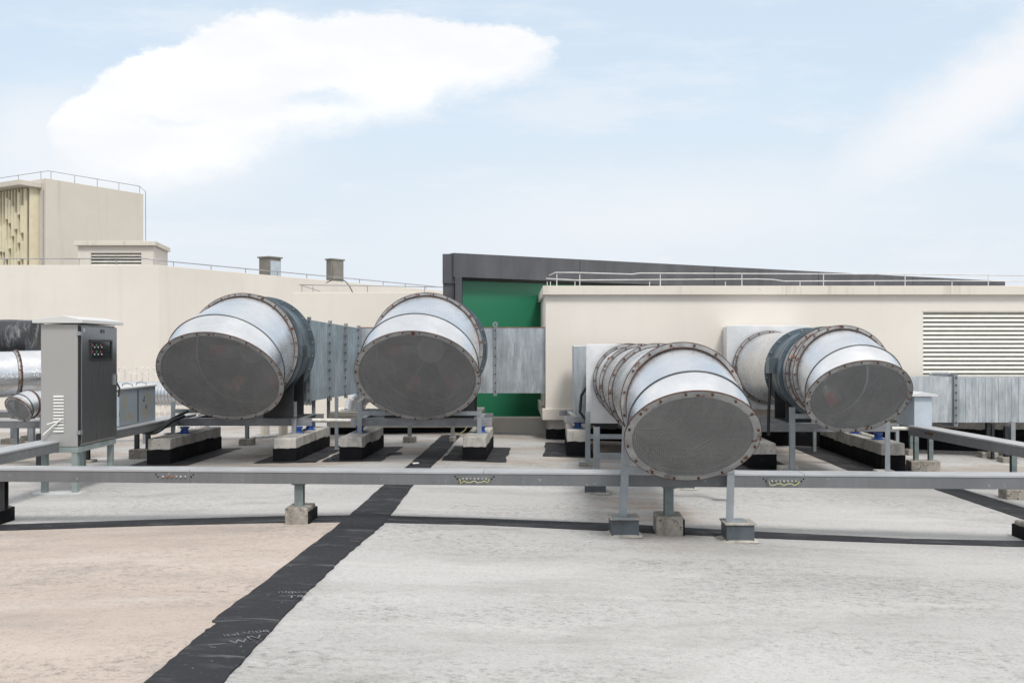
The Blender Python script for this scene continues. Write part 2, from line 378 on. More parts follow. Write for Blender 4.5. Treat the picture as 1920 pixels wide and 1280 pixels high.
def peel():
    t = MT('peeling_grey_box'); m = t.noise(3.2, 6, .6, lo=.60, hi=.63); c = t.mix(m, (.27, .32, .36), (.31, .295, .25))
    c = t.mix(t.noise(4.5, 4, .5, lo=.74, hi=.76), c, (.05, .05, .05)); t.set(c, .6, .2); return t.m
M['peel'] = peel()
def mesh_screen(name, pitch, thr, c0, c1):
    t = MT(name); o = t.sep(); k = math.pi/pitch
    a = t.math('ABSOLUTE', t.math('SINE', t.math('ADD', t.math('MULTIPLY', o[0], k*.62), t.math('MULTIPLY', o[1], k))))
    b = t.math('ABSOLUTE', t.math('SINE', t.math('SUBTRACT', t.math('MULTIPLY', o[0], k*.62), t.math('MULTIPLY', o[1], k))))
    hole = t.rng(t.math('MINIMUM', a, b), thr, thr+.03)
    c = t.mix(t.noise(2.5, 6, .6, lo=.3, hi=.7), c0, c1)
    c = t.mix(t.math('MULTIPLY', t.noise(2.0, 6, .7, sc=(4, .5, 1), lo=.60, hi=.72), .35), c, (.38, .38, .37))
    t.set(c, .6, .25)
    tr = t.n('ShaderNodeBsdfTransparent'); mx = t.n('ShaderNodeMixShader'); t.l(hole, mx.inputs[0]); t.l(t.b.outputs[0], mx.inputs[1]); t.l(tr.outputs[0], mx.inputs[2])
    t.l(mx.outputs[0], t.t.nodes['Material Output'].inputs[0]); return t.m
M['mesh'] = mesh_screen('fine_expanded_mesh', .013, .58, (.235, .238, .245), (.285, .288, .295))
M['mesh_near'] = mesh_screen('expanded_mesh', .021, .56, (.235, .235, .235), (.30, .30, .298))
def wire():
    t = MT('yellow_green_wire'); x = t.noise(24, 1, .5, lo=.49, hi=.51); t.set(t.mix(x, (.50, .48, .16), (.50, .52, .34)), .5); return t.m
M['wire'] = wire()
M['red'] = simple('red_button', (.20, .03, .025), .4); M['grn'] = simple('green_button', (.02, .13, .06), .4)
M['glassdark'] = simple('dark_window', (.012, .015, .017), .12)
M['scuff'] = simple('faded_white_print', (.15, .15, .155), .8, 0, .75, 14)
M['hill'] = simple('hazy_wooded_hill', (.06, .105, .16), .95, 0, .2, .02)  # distance haze is put into the bluish base colour
M['land'] = simple('far_land', (.10, .12, .09), .95, 0, .3, .02)
# ================================================================ setting
def sheet(name, mat, xs, ys, fz, dz=0):
    m = MB(); nx = len(xs); vs = []
    for y in ys:
        for x in xs:
            X_ = x+xr(y); vs.append((X_, y, fz(X_, y)+dz))
    m.add(vs, [(j*nx+i, j*nx+i+1, (j+1)*nx+i+1, (j+1)*nx+i) for j in range(len(ys)-1) for i in range(nx-1)])
    return m.build(name, mat, None, (0, 0, 0), **ST)
sheet('roof_deck', M['deck'], [-60, -30, -12, -6, 0, 3, 6, 12, 30, 60], [-25, -10, 0, 5, 10, 15, 20, 40, 70], gz)
MB().add([(-3000, -3000, -14), (3000, -3000, -14), (3000, 4000, -14), (-3000, 4000, -14)], [(0, 1, 2, 3)]).build('ground', M['land'], None, (0, 0, -14), **ST)
hv = []; hn = 40
for j in range(9):
    for i in range(hn):
        a = i/(hn-1); x = 560+a*900; yy = 1300+j*90
        hgt = 100*math.sin(math.pi*min(1, max(0, j/8)))*(0.35+.65*math.sin(math.pi*min(1, a*.9)))+6*math.sin(i*1.7)+4*math.sin(i*.9+j)
        hv.append((x, yy, -14+max(0, hgt)))
MB().add(hv, [(j*hn+i, j*hn+i+1, (j+1)*hn+i+1, (j+1)*hn+i) for j in range(8) for i in range(hn-1)], 0, True).build('hills', M['hill'], None, (1000, 1600, -14), **ST)

# bitumen strips: thin ragged ribbons laid over the screed
def ribbon(name, lab, a_pts, b_pts, dz=.006, n=60, jag=.007, th=.004, group=None, cat='bitumen strip'):
    def samp(p, t):
        k = t*(len(p)-1); i = min(int(k), len(p)-2); return p[i].lerp(p[i+1], k-i)
    A = [samp(a_pts, i/n)+Vector((random.uniform(-jag, jag), random.uniform(-jag, jag)*.5, 0)) for i in range(n+1)]
    B = [samp(b_pts, i/n)+Vector((random.uniform(-jag, jag), random.uniform(-jag, jag)*.5, 0)) for i in range(n+1)]
    for q in (A, B):
        for p in q: p.z = gz(p.x, p.y)+dz
    m = MB(); K = 3; vs = []
    for i in range(n+1):
        for k in range(K+1):
            p = A[i].lerp(B[i], k/K); p.z = gz(p.x, p.y)+dz+(0 if k in (0, K) else th); vs.append(p)
    m.add(vs, [(i*(K+1)+k, i*(K+1)+k+1, (i+1)*(K+1)+k+1, (i+1)*(K+1)+k) for i in range(n) for k in range(K)])
    lo = [p-Vector((0, 0, dz)) for p in A]; m.add(A+lo, [(i, i+1, n+2+i, n+1+i) for i in range(n)])
    lo = [p-Vector((0, 0, dz)) for p in B]; m.add(B+lo, [(i, i+1, n+2+i, n+1+i) for i in range(n)])
    c = sum(A+B, Vector())/len(A+B)
    return m.build(name, M['tar'], None, c, **tag(lab, cat, group))
ex = lambda a, b, k: a+(b-a)*k
la, lb = G(275, 1280), G(640, 981); ra, rb = G(420, 1280), G(722, 981)
ribbon('bitumen_strip', 'wide black bitumen strip running from the lower edge of the photo back between the fans', [ex(lb, la, 1.6), la, G(380, 1188), G(410, 1168), G(397, 1166), G(520, 1074), lb, G(722, 908), G(790, 852), G(828, 817)],
       [ex(rb, ra, 1.6), ra, G(545, 1142), G(640, 1050), rb, G(776, 908), G(830, 855), G(863, 817)], dz=.012, n=110, jag=.008, group='bitumen strips on the roof')
ribbon('bitumen_strip', 'narrow black bitumen strip along the pinkish screed, left of the wide strip', [G(-120, 998), G(26, 994), G(300, 985), G(520, 980), G(690, 979)], [G(-120, 988), G(26, 983), G(300, 974), G(520, 968), G(690, 966)], group='bitumen strips on the roof')
ribbon('bitumen_strip', 'narrow black bitumen strip passing under the near duct stand, right of the wide strip', [G(690, 979), G(900, 984), G(1140, 995), G(1400, 1008), G(1700, 1019), G(2100, 1030)], [G(690, 966), G(900, 972), G(1140, 981), G(1400, 996), G(1700, 1010), G(2100, 1018)], n=80, group='bitumen strips on the roof')
ribbon('bitumen_strip', 'black bitumen strip running off at the right edge, beyond the near cable tray', [G(1640, 870), G(1755, 918), G(1920, 974), G(2150, 1052)], [G(1700, 870), G(1808, 918), G(1920, 952), G(2200, 1035)], group='bitumen strips on the roof')
# worn printing on the membrane
def text(body, size, loc, rot, mat):
    c = bpy.data.curves.new('t', 'FONT'); c.body = body; c.size = size; c.extrude = .0006
    o = bpy.data.objects.new('t', c); S.collection.objects.link(o)
    me = bpy.data.meshes.new_from_object(o.evaluated_get(bpy.context.evaluated_depsgraph_get())); bpy.data.objects.remove(o)
    mb = MB(Matrix.Translation(Vector(loc)) @ rot)
    mb.add([v.co.copy() for v in me.vertices], [list(p.vertices) for p in me.polygons]); bpy.data.meshes.remove(me)
    return mb
strip0 = [o for o in S.objects if o.name == 'bitumen_strip'][0]
for body, sz, px, py, rz in (('nique', .085, 520, 1117, 8), ('TR', .09, 538, 1126, 8), ('ital Vitiq', .075, 420, 1200, 30), ('IV', .10, 466, 1206, 30), ('\u2014 W', .09, 392, 1218, 28), ('TR', .07, 655, 1020, 6)):
    p = G(px, py); p.z += .020
    text(body, sz, p, Matrix.Rotation(R(rz), 4, 'Z') @ Matrix.Rotation(R(1.5), 4, 'Y'), M['scuff']).build('printed_mark', M['scuff'], strip0)

# ================================================================ parts used many times
def skirt(m, x0, y0, x1, y1, z0, z1, th=.008, jag=.02):
    # ragged tar coat round a block (local frame)
    per = []
    for (a, b, c, d) in ((x0, y0, x1, y0), (x1, y0, x1, y1), (x1, y1, x0, y1), (x0, y1, x0, y0)):
        n = max(3, int((abs(c-a)+abs(d-b))/.06))
        for i in range(n): per.append((a+(c-a)*i/n, b+(d-b)*i/n))
    n = len(per); hs = []; h = 0; wob = 0
    for i in range(n):
        if random.random() < .12: wob = random.uniform(-jag, jag)
        hs.append(z1+wob+random.uniform(-jag, jag)*.3)
    cx, cy = (x0+x1)/2, (y0+y1)/2
    o = [(x+(th if x > cx else -th), y+(th if y > cy else -th)) for x, y in per]
    m.add([(x, y, z0) for x, y in o]+[(x, y, hs[i]) for i, (x, y) in enumerate(o)]+[(x, y, hs[i]-.004) for i, (x, y) in enumerate(per)],
          [(i, (i+1) % n, n+(i+1) % n, n+i) for i in range(n)]+[(n+i, n+(i+1) % n, 2*n+(i+1) % n, 2*n+i) for i in range(n)])
    return m
def plinth(x0, x1, y0, y1, ztop, lab, patch=(.25, .1, .3)):
    gzv = gz((x0+x1)/2, (y0+y1)/2); base = Vector(((x0+x1)/2, (y0+y1)/2, gzv))
    o = thing('concrete_plinth', lab, 'plinth', base, -TH, 'concrete plinths under the fans')
    MX = W[o]; hx, hy = (x1-x0)/2, (y1-y0)/2; h = ztop-gzv
    MB(MX).box((-hx, -hy, -.1), (hx, hy, h)).build('block', M['concrete'], o, bevel=.012)
    skirt(MB(MX), -hx, -hy, hx, hy, -.1, h*.58).build('tar_skirt', M['tar_skirt'], o)
    # dark membrane apron on the roof around it
    a, b, c = patch; m = MB(MX); pts = []
    for (px, py) in ((-hx-a, -hy-b), (hx+c, -hy-b), (hx+c, hy+.1), (-hx-a, hy+.1)): pts.append((px, py))
    per = []
    for i in range(4):
        (ax, ayy), (bx, by) = pts[i], pts[(i+1) % 4]
        for k in range(9):
            t = k/9; x, y = ax+(bx-ax)*t+random.uniform(-.02, .02), ayy+(by-ayy)*t+random.uniform(-.02, .02)
            wp = MX @ Vector((x, y, 0)); per.append((x, y, gz(wp.x, wp.y)-gzv+.007))
    inn = []
    for i in range(4):
        (ax, ayy), (bx, by) = [((-hx, -hy), (hx, -hy)), ((hx, -hy), (hx, hy)), ((hx, hy), (-hx, hy)), ((-hx, hy), (-hx, -hy))][i]
        for k in range(9):
            t = k/9; x, y = ax+(bx-ax)*t, ayy+(by-ayy)*t; wp = MX @ Vector((x, y, 0)); inn.append((x, y, gz(wp.x, wp.y)-gzv+.016))
    n = 36; m.add(per+inn, [(i, (i+1) % n, n+(i+1) % n, n+i) for i in range(n)]); m.build('tar_apron', M['tar'], o)
    return o
def block(c, wx, wy, h, lab, tar=False, mat=None, name='concrete_block', group='small concrete blocks on the roof'):
    # c: middle of the front bottom edge on the roof
    g = gz(c.x, c.y+wy/2); loc = Vector((c.x, c.y+wy/2, g)); o = thing(name, lab, 'concrete block', loc, -TH+R(random.uniform(-2, 2)), group)
    b = MB(W[o]).box((-wx/2, -wy/2, -.08), (wx/2, wy/2, h)).build('block', mat or M['block'], o, bevel=.012)
    if tar: skirt(MB(W[o]), wx*.02, -wy/2+.03, wx/2+.004, wy/2, -.05, h*.8, .012, .02).build('tar_skirt', M['tar_skirt'], o)
    return o, loc+Vector((0, 0, h))
def hpost(m, a, h, wd=.07):      # H section upright
    x, y, z = a
    m.box((x-wd/2, y-wd/2, z), (x+wd/2, y-wd/2+.008, z+h)); m.box((x-wd/2, y+wd/2-.008, z), (x+wd/2, y+wd/2, z+h)); m.box((x-.005, y-wd/2+.008, z), (x+.005, y+wd/2-.008, z+h))
    return m
def lpost(m, a, b, wd=.06, th=.007, s=1):     # angle section upright, a at foot, b at head
    a, b = Vector(a), Vector(b)
    e = Vector((wd*s, 0, 0)); f = Vector((0, wd, 0))
    m.prism([a, a+e, a+e+Vector((0, th, 0)), a+Vector((th*s, th, 0)), a+Vector((th*s, wd, 0)), a+f], b-a); return m

# ---------------------------------------------------------------- round ducts
def flange_ring(M_, c, ax, R_, wd=.055, nb=24, rot=0, pair=True, bs=1.0):
    m = MB(M_); ax = Vector(ax).normalized(); e1 = ax.orthogonal().normalized(); e2 = ax.cross(e1)
    t = .008
    for s_ in ((1, -1) if pair else (1,)):
        m.lathe(c, ax*s_, [(.002, R_-.004), (.002, R_+wd), (.002+t, R_+wd), (.002+t, R_+.006), (.045, R_+.006), (.045, R_-.002)], 96, 0)
        m.lathe(c, ax*s_, [(.0015, R_+wd+.0015), (.002+t+.001, R_+wd+.0015), (.002+t+.001, R_+wd-.005)], 96, 1); m.lathe(c, ax*s_, [(.041, R_+.0075), (.046, R_+.0075), (.046, R_-.001)], 96, 1)
    for k in range(nb):
        a = 2*math.pi*(k+.5)/nb+rot; p = Vector(c)+(e1*math.cos(a)+e2*math.sin(a))*(R_+wd*.55)
        m.bolt(p+ax*.010, ax, .0115*bs, .014*bs, 1); m.bolt(p-ax*.010, -ax, .0115*bs, .014*bs, 1)
    return m
def duct_section(M_, c0, c1, ax, R_, taper=0):
    m = MB(M_); Ld = (Vector(c1)-Vector(c0)).length
    m.lathe(c0, ax, [(0, R_), (Ld, R_+taper)], 96, 0); m.lathe(c0, ax, [(0, R_-.004), (Ld, R_+taper-.004)], 96, 0)
    return m
AX = Vector((0, 1, 0))
def elbow(o, MX, R_, Rf, Rc, ang, sf, zc, nb, Yf_near=False, bs=1.0):
    # local frame: front flange centre at (0,0,zc), duct comes from +y, mouth turns down towards -y
    def hoop(a, r):
        c = Vector((0, -Rc*math.sin(a), zc-Rc*(1-math.cos(a)))); up = Vector((0, -math.sin(a), math.cos(a))); n = 96
        return c, up, [c+(Vector((1, 0, 0))*math.cos(2*math.pi*k/n)+up*math.sin(2*math.pi*k/n))*r for k in range(n)]
    a0, a1, a2 = 0, ang*sf, ang; rb = Rf-.05*(bs if bs < 1 else 1); rm = R_-.045*bs; ro = R_-.058*bs
    m = MB(MX); n = 96
    for off in (0, -.004):
        h0, h1, h2 = hoop(a0, rb+off)[2], hoop(a1, rm+off)[2], hoop(a2, ro+off)[2]
        for p, q in ((h0, h1), (h1, h2)): m.add(p+q, [(k, (k+1) % n, n+(k+1) % n, n+k) for k in range(n)], 0, True)
    e = m.build('elbow', M['galv'], o)
    c, up, h = hoop(a1, rm+.003); MB(MX).tube(h+[h[0]], .0065, 6, cap=False).build('seam', M['seam'], e)
    c, up, _ = hoop(a2, 0); nrm = Vector((0, -math.cos(ang), -math.sin(ang)))
    fm = MB(MX); t = .008
    fm.lathe(c, nrm, [(-.05, ro+.001), (-.05, ro+.006), (-.002, ro+.006), (-.002, R_), (t, R_), (t, ro-.006), (-.01, ro-.006)], 96, 0)
    fm.lathe(c, nrm, [(-.0025, R_+.002), (t+.001, R_+.002), (t+.001, R_-.003)], 96, 1)
    e1 = Vector((1, 0, 0))
    for k in range(nb):
        a = 2*math.pi*(k+.5)/nb; p = c+(e1*math.cos(a)+up*math.sin(a))*(R_-.026*bs)
        fm.bolt(p+nrm*t, nrm, .0105*bs, .013*bs, 1); fm.bolt(p-nrm*.003, -nrm, .0105*bs, .013*bs, 1)
    fm.build('mouth_flange', [M['flange'], M['rust']], o)
    # mesh screen: its own frame lies in the mouth plane so the weave follows it
    me = bpy.data.meshes.new('mesh_screen'); so_ = bpy.data.objects.new('mesh_screen', me); S.collection.objects.link(so_); so_.parent = o
    rr = ro-.001; me.from_pydata([(math.cos(2*math.pi*k/n)*rr, math.sin(2*math.pi*k/n)*rr, 0) for k in range(n)], [], [list(range(n))]); me.materials.append(M['mesh_near' if Yf_near else 'mesh'])
    F = Matrix((( 1, 0, 0, 0), (0, up.y, nrm.y, 0), (0, up.z, nrm.z, 0), (0, 0, 0, 1)))
    # matrix columns: x axis, up, normal
    Fm = Matrix.Identity(4)
    for r_ in range(3): Fm[r_][0] = e1[r_]; Fm[r_][1] = up[r_]; Fm[r_][2] = e1.cross(up)[r_]
    so_.matrix_local = Matrix.Translation(c+nrm*.004) @ Fm; W[so_] = W[o] @ so_.matrix_local
    # faint inner stiffening ring of the screen
    MB(MX).tube([c-nrm*.02+(e1*math.cos(2*math.pi*k/60)+up*math.sin(2*math.pi*k/60))*(ro*.93) for k in range(61)], .004, 6, cap=False).build('screen_ring', M['galv_post'], o)
def fan(o, MX, y0, y1, zc, Rb, wd, foot, nb=24, box=True, blades=True):
    c0 = Vector((0, y0, zc)); m = MB(MX)
    m.lathe(c0, AX, [(.0, Rb), (y1-y0, Rb)], 96, 0); m.lathe(c0, AX, [(.0, Rb-.006), (y1-y0, Rb-.006)], 96, 0)
    m.lathe(Vector((0, (y0+y1)/2-.02, zc)), AX, [(0, Rb), (0, Rb+.006), (.04, Rb+.006), (.04, Rb)], 96, 0)
    b = m.build('fan_casing', M['fan_blue'], o)
    for y in (y0, y1):
        fm = MB(MX); s_ = 1 if y == y0 else -1
        fm.lathe((0, y, zc), AX, [(0, Rb-.004), (0, Rb+wd), (.010*s_, Rb+wd), (.010*s_, Rb)], 96, 0)
        for k in range(nb):
            a = 2*math.pi*(k+.5)/nb; fm.bolt(Vector((math.cos(a)*(Rb+wd*.55), y, zc+math.sin(a)*(Rb+wd*.55)))+AX*(.010*s_), AX*s_, .013, .016, 1)
        fm.build('casing_flange', [M['fan_blue'], M['zincbolt']], b)
    if foot:
        for sx in (-1, 1):
            f = MB(MX)
            f.prism([(sx*Rb*.28, y0+.08, foot), (sx*Rb*.88, y0+.08, foot), (sx*Rb*.88, y0+.08, zc-Rb*.50), (sx*Rb*.28, y0+.08, zc-Rb*.965)], (0, .02, 0))
            f.prism([(sx*Rb*.28, y1-.10, foot), (sx*Rb*.88, y1-.10, foot), (sx*Rb*.88, y1-.10, zc-Rb*.50), (sx*Rb*.28, y1-.10, zc-Rb*.965)], (0, .02, 0))
            f.box((sx*Rb*.28, y0+.05, foot-.012), (sx*Rb*.88, y1-.05, foot))
            f.build('casing_foot', M['black'], b)
    if blades:
        bp = MB(MX).disc((0, y1+.004, zc), (0, -1, 0), Rb-.004, 64); bp.build('dark_backing', M['black'], o)  # black disc added behind the open casing to make its inside dark
        yc = (y0+y1)/2
        MB(MX).lathe((0, yc-.15, zc), AX, [(0, 0.001), (0, Rb*.27), (.3, Rb*.27), (.3, .001)], 48, 0).build('motor', M['hub'], o)
        for k in range(3):
            a = R(90+120*k+30); MB(MX).bar((math.cos(a)*Rb*.27, yc-.12, zc+math.sin(a)*Rb*.27), (math.cos(a)*(Rb-.01), yc-.12, zc+math.sin(a)*(Rb-.01)), .03, .012).build('strut', M['hub'], o)
        for k in range(6):
            a = R(4+60*k); d = Vector((math.cos(a), 0, math.sin(a))); q = Vector((-math.sin(a), 0, math.cos(a)))
            vs = []
            for r_, hw, tw in ((Rb*.27, .07, .06), (Rb*.6, .10, .045), (Rb*.94, .12, .03)):
                for s_ in (-1, 1): vs.append(Vector((0, yc+.02, zc))+d*r_+q*hw*s_+AX*tw*s_)
            bm_ = MB(MX).add(vs, [(0, 1, 3, 2), (2, 3, 5, 4)], 0, True); ob = bm_.build('fan_blade', M['hub'] if k % 2 else M['fan_blue'], o)
            sol = ob.modifiers.new('t', 'SOLIDIFY'); sol.thickness = .008
            if k in (2, 3, 4, 5):
                q0, q1 = vs[2].lerp(vs[4], .0), vs[2].lerp(vs[4], .97); q2, q3 = vs[3].lerp(vs[5], .0).lerp(q0, .3), vs[3].lerp(vs[5], .97).lerp(q1, .3)
                MB(MX).prism([p_-AX*.012 for p_ in (q0, q1, q3, q2)], (0, -.004, 0)).build('red_tip', M['blade'], ob)

def unit(lab, Xf, Yf, zc, R_, Rf, Rc, ang, sf, nb):
    o = thing('exhaust_duct', lab, 'exhaust duct', (Xf, Yf, gz(Xf, Yf)), -TH, 'round exhaust ducts with down-turned mesh mouths')
    MX = Matrix.Translation(Vector((Xf, Yf, 0))) @ Matrix.Rotation(-TH, 4, 'Z'); zl = zc-gz(Xf, Yf)
    W0 = W[o]; elbow(o, W0, R_, Rf, Rc, ang, sf, zl, nb, Yf < 10)
    flange_ring(W0, (0, 0, zl), AX, Rf-.05, .05, nb).build('section_flange', [M['flange'], M['rust']], o)
    return o, W0, zl
# --- A
for (lab, Xf, zc, R_, Rf, Rc, an, sf) in (('leftmost big round duct, its mouth turned down towards the stainless cabinet side', -3.903, 1.559, .853, .818, 1.309, 44.5, .74),
                                   ('big round duct in front of the green glass, second from the left', -1.241, 1.56, .857, .826, 1.332, 43.9, .734)):
    o, W0, zl = unit(lab, Xf, 13.9, zc, R_, Rf, Rc, R(an), sf, 24)
    duct_section(W0, (0, .0, zl), (0, .22, zl), AX, Rf-.05).build('duct_section', M['galv'], o)
    g0 = gz(Xf, 13.9)
    fan(o, W0, .24, 1.0, zl, Rf-.07, .07, .56-g0, 24)
    MB(W0).box((Rf-.09, .42, zl-.12), (Rf+.02, .62, zl+.06)).build('terminal_box', M['fan_blue'], o)
# --- C
oC, WC, zlC = unit('nearest round duct, low and standing on its own legs, rust-edged rings behind its wide mouth', 1.501, 8.45, 1.098, .556, .544, .851, R(43.9), .727, 16)
ys = [0, 1.95, 3.95, 5.8]
for a, b in zip(ys, ys[1:]):
    duct_section(WC, (0, a, zlC), (0, b, zlC), AX, .496).build('duct_section', M['galv'], oC)
for y in ys[1:]:
    flange_ring(WC, (0, y, zlC), AX, .496, .045, 16, .2).build('section_flange', [M['flange'], M['rust']], oC)
MB(WC).box((-.64, 5.87, zlC-.64), (.62, 5.90, zlC+.54)).build('square_plate', M['galv_plate'], oC, bevel=.004)
fan(oC, WC, 5.97, 7.25, zlC-.05, .545, .06, .46, 20, blades=False)
MB(WC).box((-.80, 7.35, zlC-.66), (.66, 8.3, zlC+.52)).build('wall_plenum', M['galv_duct'], oC, bevel=.006)
MB(WC).box((-.60, 6.3, zlC-.1), (-.5, 6.5, zlC+.1)).build('terminal_box', M['fan_blue'], oC)
cb = [WC @ Vector(p) for p in ((-.58, 6.35, zlC-.05), (-.70, 6.3, zlC-.25), (-.72, 6.25, zlC-.5), (-.60, 6.2, zlC-.66), (-.35, 6.2, zlC-.68))]
MB().tube(cb, .022, 8).build('power_cable', M['cable'], oC)
# --- D
oD, WD, zlD = unit('rightmost round duct, mouth turned down towards the wall louvre', 4.233, 12.3, 1.247, .632, .63, .925, R(43.9), .702, 20)
duct_section(WD, (0, 0, zlD), (0, .75, zlD), AX, .58).build('duct_section', M['galv'], oD)
flange_ring(WD, (0, .42, zlD), AX, .58, .045, 20).build('section_flange', [M['flange'], M['rust']], oD)
fan(oD, WD, .80, 1.65, zlD, .57, .06, .56+.17, 20)
duct_section(WD, (0, 1.67, zlD), (0, 4.1, zlD), AX, .58).build('duct_section', M['galv'], oD)
flange_ring(WD, (0, 4.1, zlD), AX, .58, .045, 20).build('section_flange', [M['flange'], M['rust']], oD)
MB(WD).box((-.72, 4.17, zlD-.72), (.70, 4.20, zlD+.72)).box((-.68, 4.20, zlD-.70), (.68, 4.75, zlD+.70)).build('square_plenum', M['galv_plate'], oD, bevel=.004)
MB(WD).box((-.66, 1.22, zlD-.02), (-.55, 1.42, zlD+.2)).build('terminal_box', M['fan_blue'], oD)
cb = [WD @ Vector(p) for p in ((-.62, 1.3, zlD), (-.64, 1.26, zlD-.3), (-.66, 1.24, zlD-.6), (-.66, 1.24, zlD-.9))]
MB().tube(cb, .022, 8).build('power_cable', M['cable'], oD)

for o_, W_, y_, z_, rad, an, ln in ((oC, WC, .06, zlC, .525, 152, .05), (oC, WC, 3.98, zlC, .545, 140, .07), (oD, WD, .2, zlD, .595, 158, .30)):
    a = R(an); MB(W_).bar((math.cos(a)*rad, y_-ln/2, z_+math.sin(a)*rad), (math.cos(a)*rad, y_+ln/2, z_+math.sin(a)*rad), .035, .02, up=(math.cos(a), 0, math.sin(a))).build('rusty_clip', M['rust_red'], o_)
# ---------------------------------------------------------------- plinths, springs, frames
plinth(-5.12, -4.80, 13.6, 15.7, .298, 'concrete plinth with black base under the left side of the leftmost big duct')
plinth(-3.35, -3.03, 13.65, 15.7, .30, 'concrete plinth with black base under the right side of the leftmost big duct')
plinth(-2.41, -2.10, 13.65, 15.4, .32, 'concrete plinth with black base left under the duct in front of the green glass')
plinth(-.66, -.34, 13.65, 15.4, .32, 'concrete plinth with black base right under the duct in front of the green glass', (.3, .1, .28))
plinth(.87, 1.20, 14.5, 16.4, .34, 'short concrete plinth under the rear fan of the nearest duct', (.35, .1, .1))
plinth(2.35, 2.68, 14.6, 16.4, .33, 'concrete plinth mostly hidden behind the nearest duct mouth')
plinth(3.40, 3.78, 13.55, 16.2, .24, 'concrete plinth under the left side of the rightmost duct, beside the nearest mouth')
plinth(5.36, 5.69, 13.75, 16.9, .22, 'long concrete plinth receding under the right side of the rightmost duct', (.5, .05, .05))
def spring(x, y, z, lab):
    m = MB(); m.lathe((x, y, z), ZZ, [(0, .001), (0, .06), (.03, .06), (.034, .05), (.07, .05), (.074, .068), (.10, .068), (.10, .001)], 20, 0)
    m.box((x-.085, y-.05, z), (x+.085, y+.05, z+.014)); m.bolt((x+.045, y-.03, z+.014), ZZ, .01, .04, 0); m.bolt((x-.045, y-.03, z+.014), ZZ, .01, .04, 0)
    m.build('spring_mount', M['blue'], None, (x, y, z), **tag(lab, 'spring mount', 'blue spring mounts on the plinths'))
def frame(lab, x0, x1, yf, yb, z0, z1):
    c = Vector(((x0+x1)/2, yf, gz((x0+x1)/2, yf))); o = thing('fan_stand', lab, 'support frame', c, 0, 'steel frames carrying the fans')
    h = z1-z0
    for y, nm in ((yf, 'front_beam'), (yb, 'rear_beam')):
        m = MB(); m.box((x0, y, z0+.008), (x1, y+.006, z1-.008)); m.box((x0, y, z1-.008), (x1, y+.07, z1)); m.box((x0, y, z0), (x1, y+.07, z0+.008))
        for k in range(4):
            xx = x0+(x1-x0)*(k+.5)/4; m.box((xx-.003, y-.004, z0+.008), (xx+.003, y, z1-.008))
        m.build(nm, M['beam'], o)
    for x in (x0+.12, x1-.2):
        m = MB(); m.box((x, yf+.075, z0), (x+.08, yb-.002, z0+.008)); m.box((x, yf+.075, z0+.008), (x+.006, yb-.002, z1-.008)); m.box((x, yf+.075, z1-.008), (x+.08, yb-.002, z1)); m.build('side_beam', M['beam'], o)
    return o
frame('grey steel frame carrying the leftmost big fan', -5.05, -3.03, 14.52, 15.45, .405, .52)
frame('grey steel frame carrying the fan in front of the green glass', -2.40, -.30, 14.3, 15.25, .42, .54)
frame('grey steel frame under the rear fan of the nearest duct', .80, 2.70, 14.75, 16.2, .44, .53)
frame('grey steel frame carrying the fan of the rightmost duct', 3.30, 5.72, 14.25, 15.6, .34, .46)
for x, y, z, l in ((-4.93, 14.46, .298, 'blue spring mount at the left end of the leftmost frame'), (-3.22, 14.46, .30, 'blue spring mount near the right post of the leftmost duct'), (-3.17, 15.05, .30, 'blue spring mount behind, by the white conduit end'),
                (-2.28, 14.4, .32, 'blue spring mount by the left post of the duct in front of green glass'), (-.46, 14.35, .32, 'blue spring mount by the right post of the duct in front of green glass'),
                (1.02, 14.9, .34, 'blue spring mount on the short plinth left of the nearest duct'), (5.45, 14.3, .22, 'front blue spring mount on the long plinth under the rightmost duct'), (5.47, 15.3, .22, 'rear blue spring mount on the long plinth under the rightmost duct')):
    spring(x, y, z, l)
def stand(lab, xl, xr_, y, zl0, zr0, ztl, ztr, zbar, wd=.065, mat='galv_post', splay=0):
    o = thing('duct_stand', lab, 'duct stand', (((xl+xr_)/2), y, min(zl0, zr0)), 0, 'angle steel stands holding up the ducts')
    lpost(MB(), (xl-splay, y, zl0), (xl, y, ztl), wd, .007, 1).build('post', M[mat], o)
    lpost(MB(), (xr_-splay*.6, y, zr0), (xr_, y, ztr), wd, .007, -1).build('post', M[mat], o)
    m = MB(); m.box((xl+.01, y-.007, zbar-.03), (xr_-.01, y-.0005, zbar+.03)); m.box((xl+.01, y, zbar+.023), (xr_-.01, y+.05, zbar+.03)); m.build('crossbar', M[mat], o)
    for x, z in ((xl, zl0), (xr_, zr0)):
        MB().box((x-.09, y-.06, z), (x+.09, y+.10, z+.012)).build('foot_plate', M[mat], o)
    return o
stand('two-post stand on the plinths under the leftmost big duct', -5.10, -3.23, 14.35, .298, .30, .78, .78, .64)
stand('two-post stand on the plinths under the duct in front of the green glass', -2.28, -.45, 14.15, .32, .32, .78, .70, .62)
# D stand
d1, d2 = G(1484, 880), G(1664, 890)
block(G(1481, 888), .26, .2, .10, 'pale flat block under the left post of the rightmost duct', mat=M['concrete'])
block(G(1663, 889), .26, .2, .05, 'thin pale pad under the right post of the rightmost duct', mat=M['concrete'])
dy = 12.72; stand('two-post stand under the mouth of the rightmost duct', (1482-960)/F0*dy, (1669-960)/F0*dy, dy, gz(3.7, dy)+.1, gz(5, dy)+.05, .80, .62, .68)
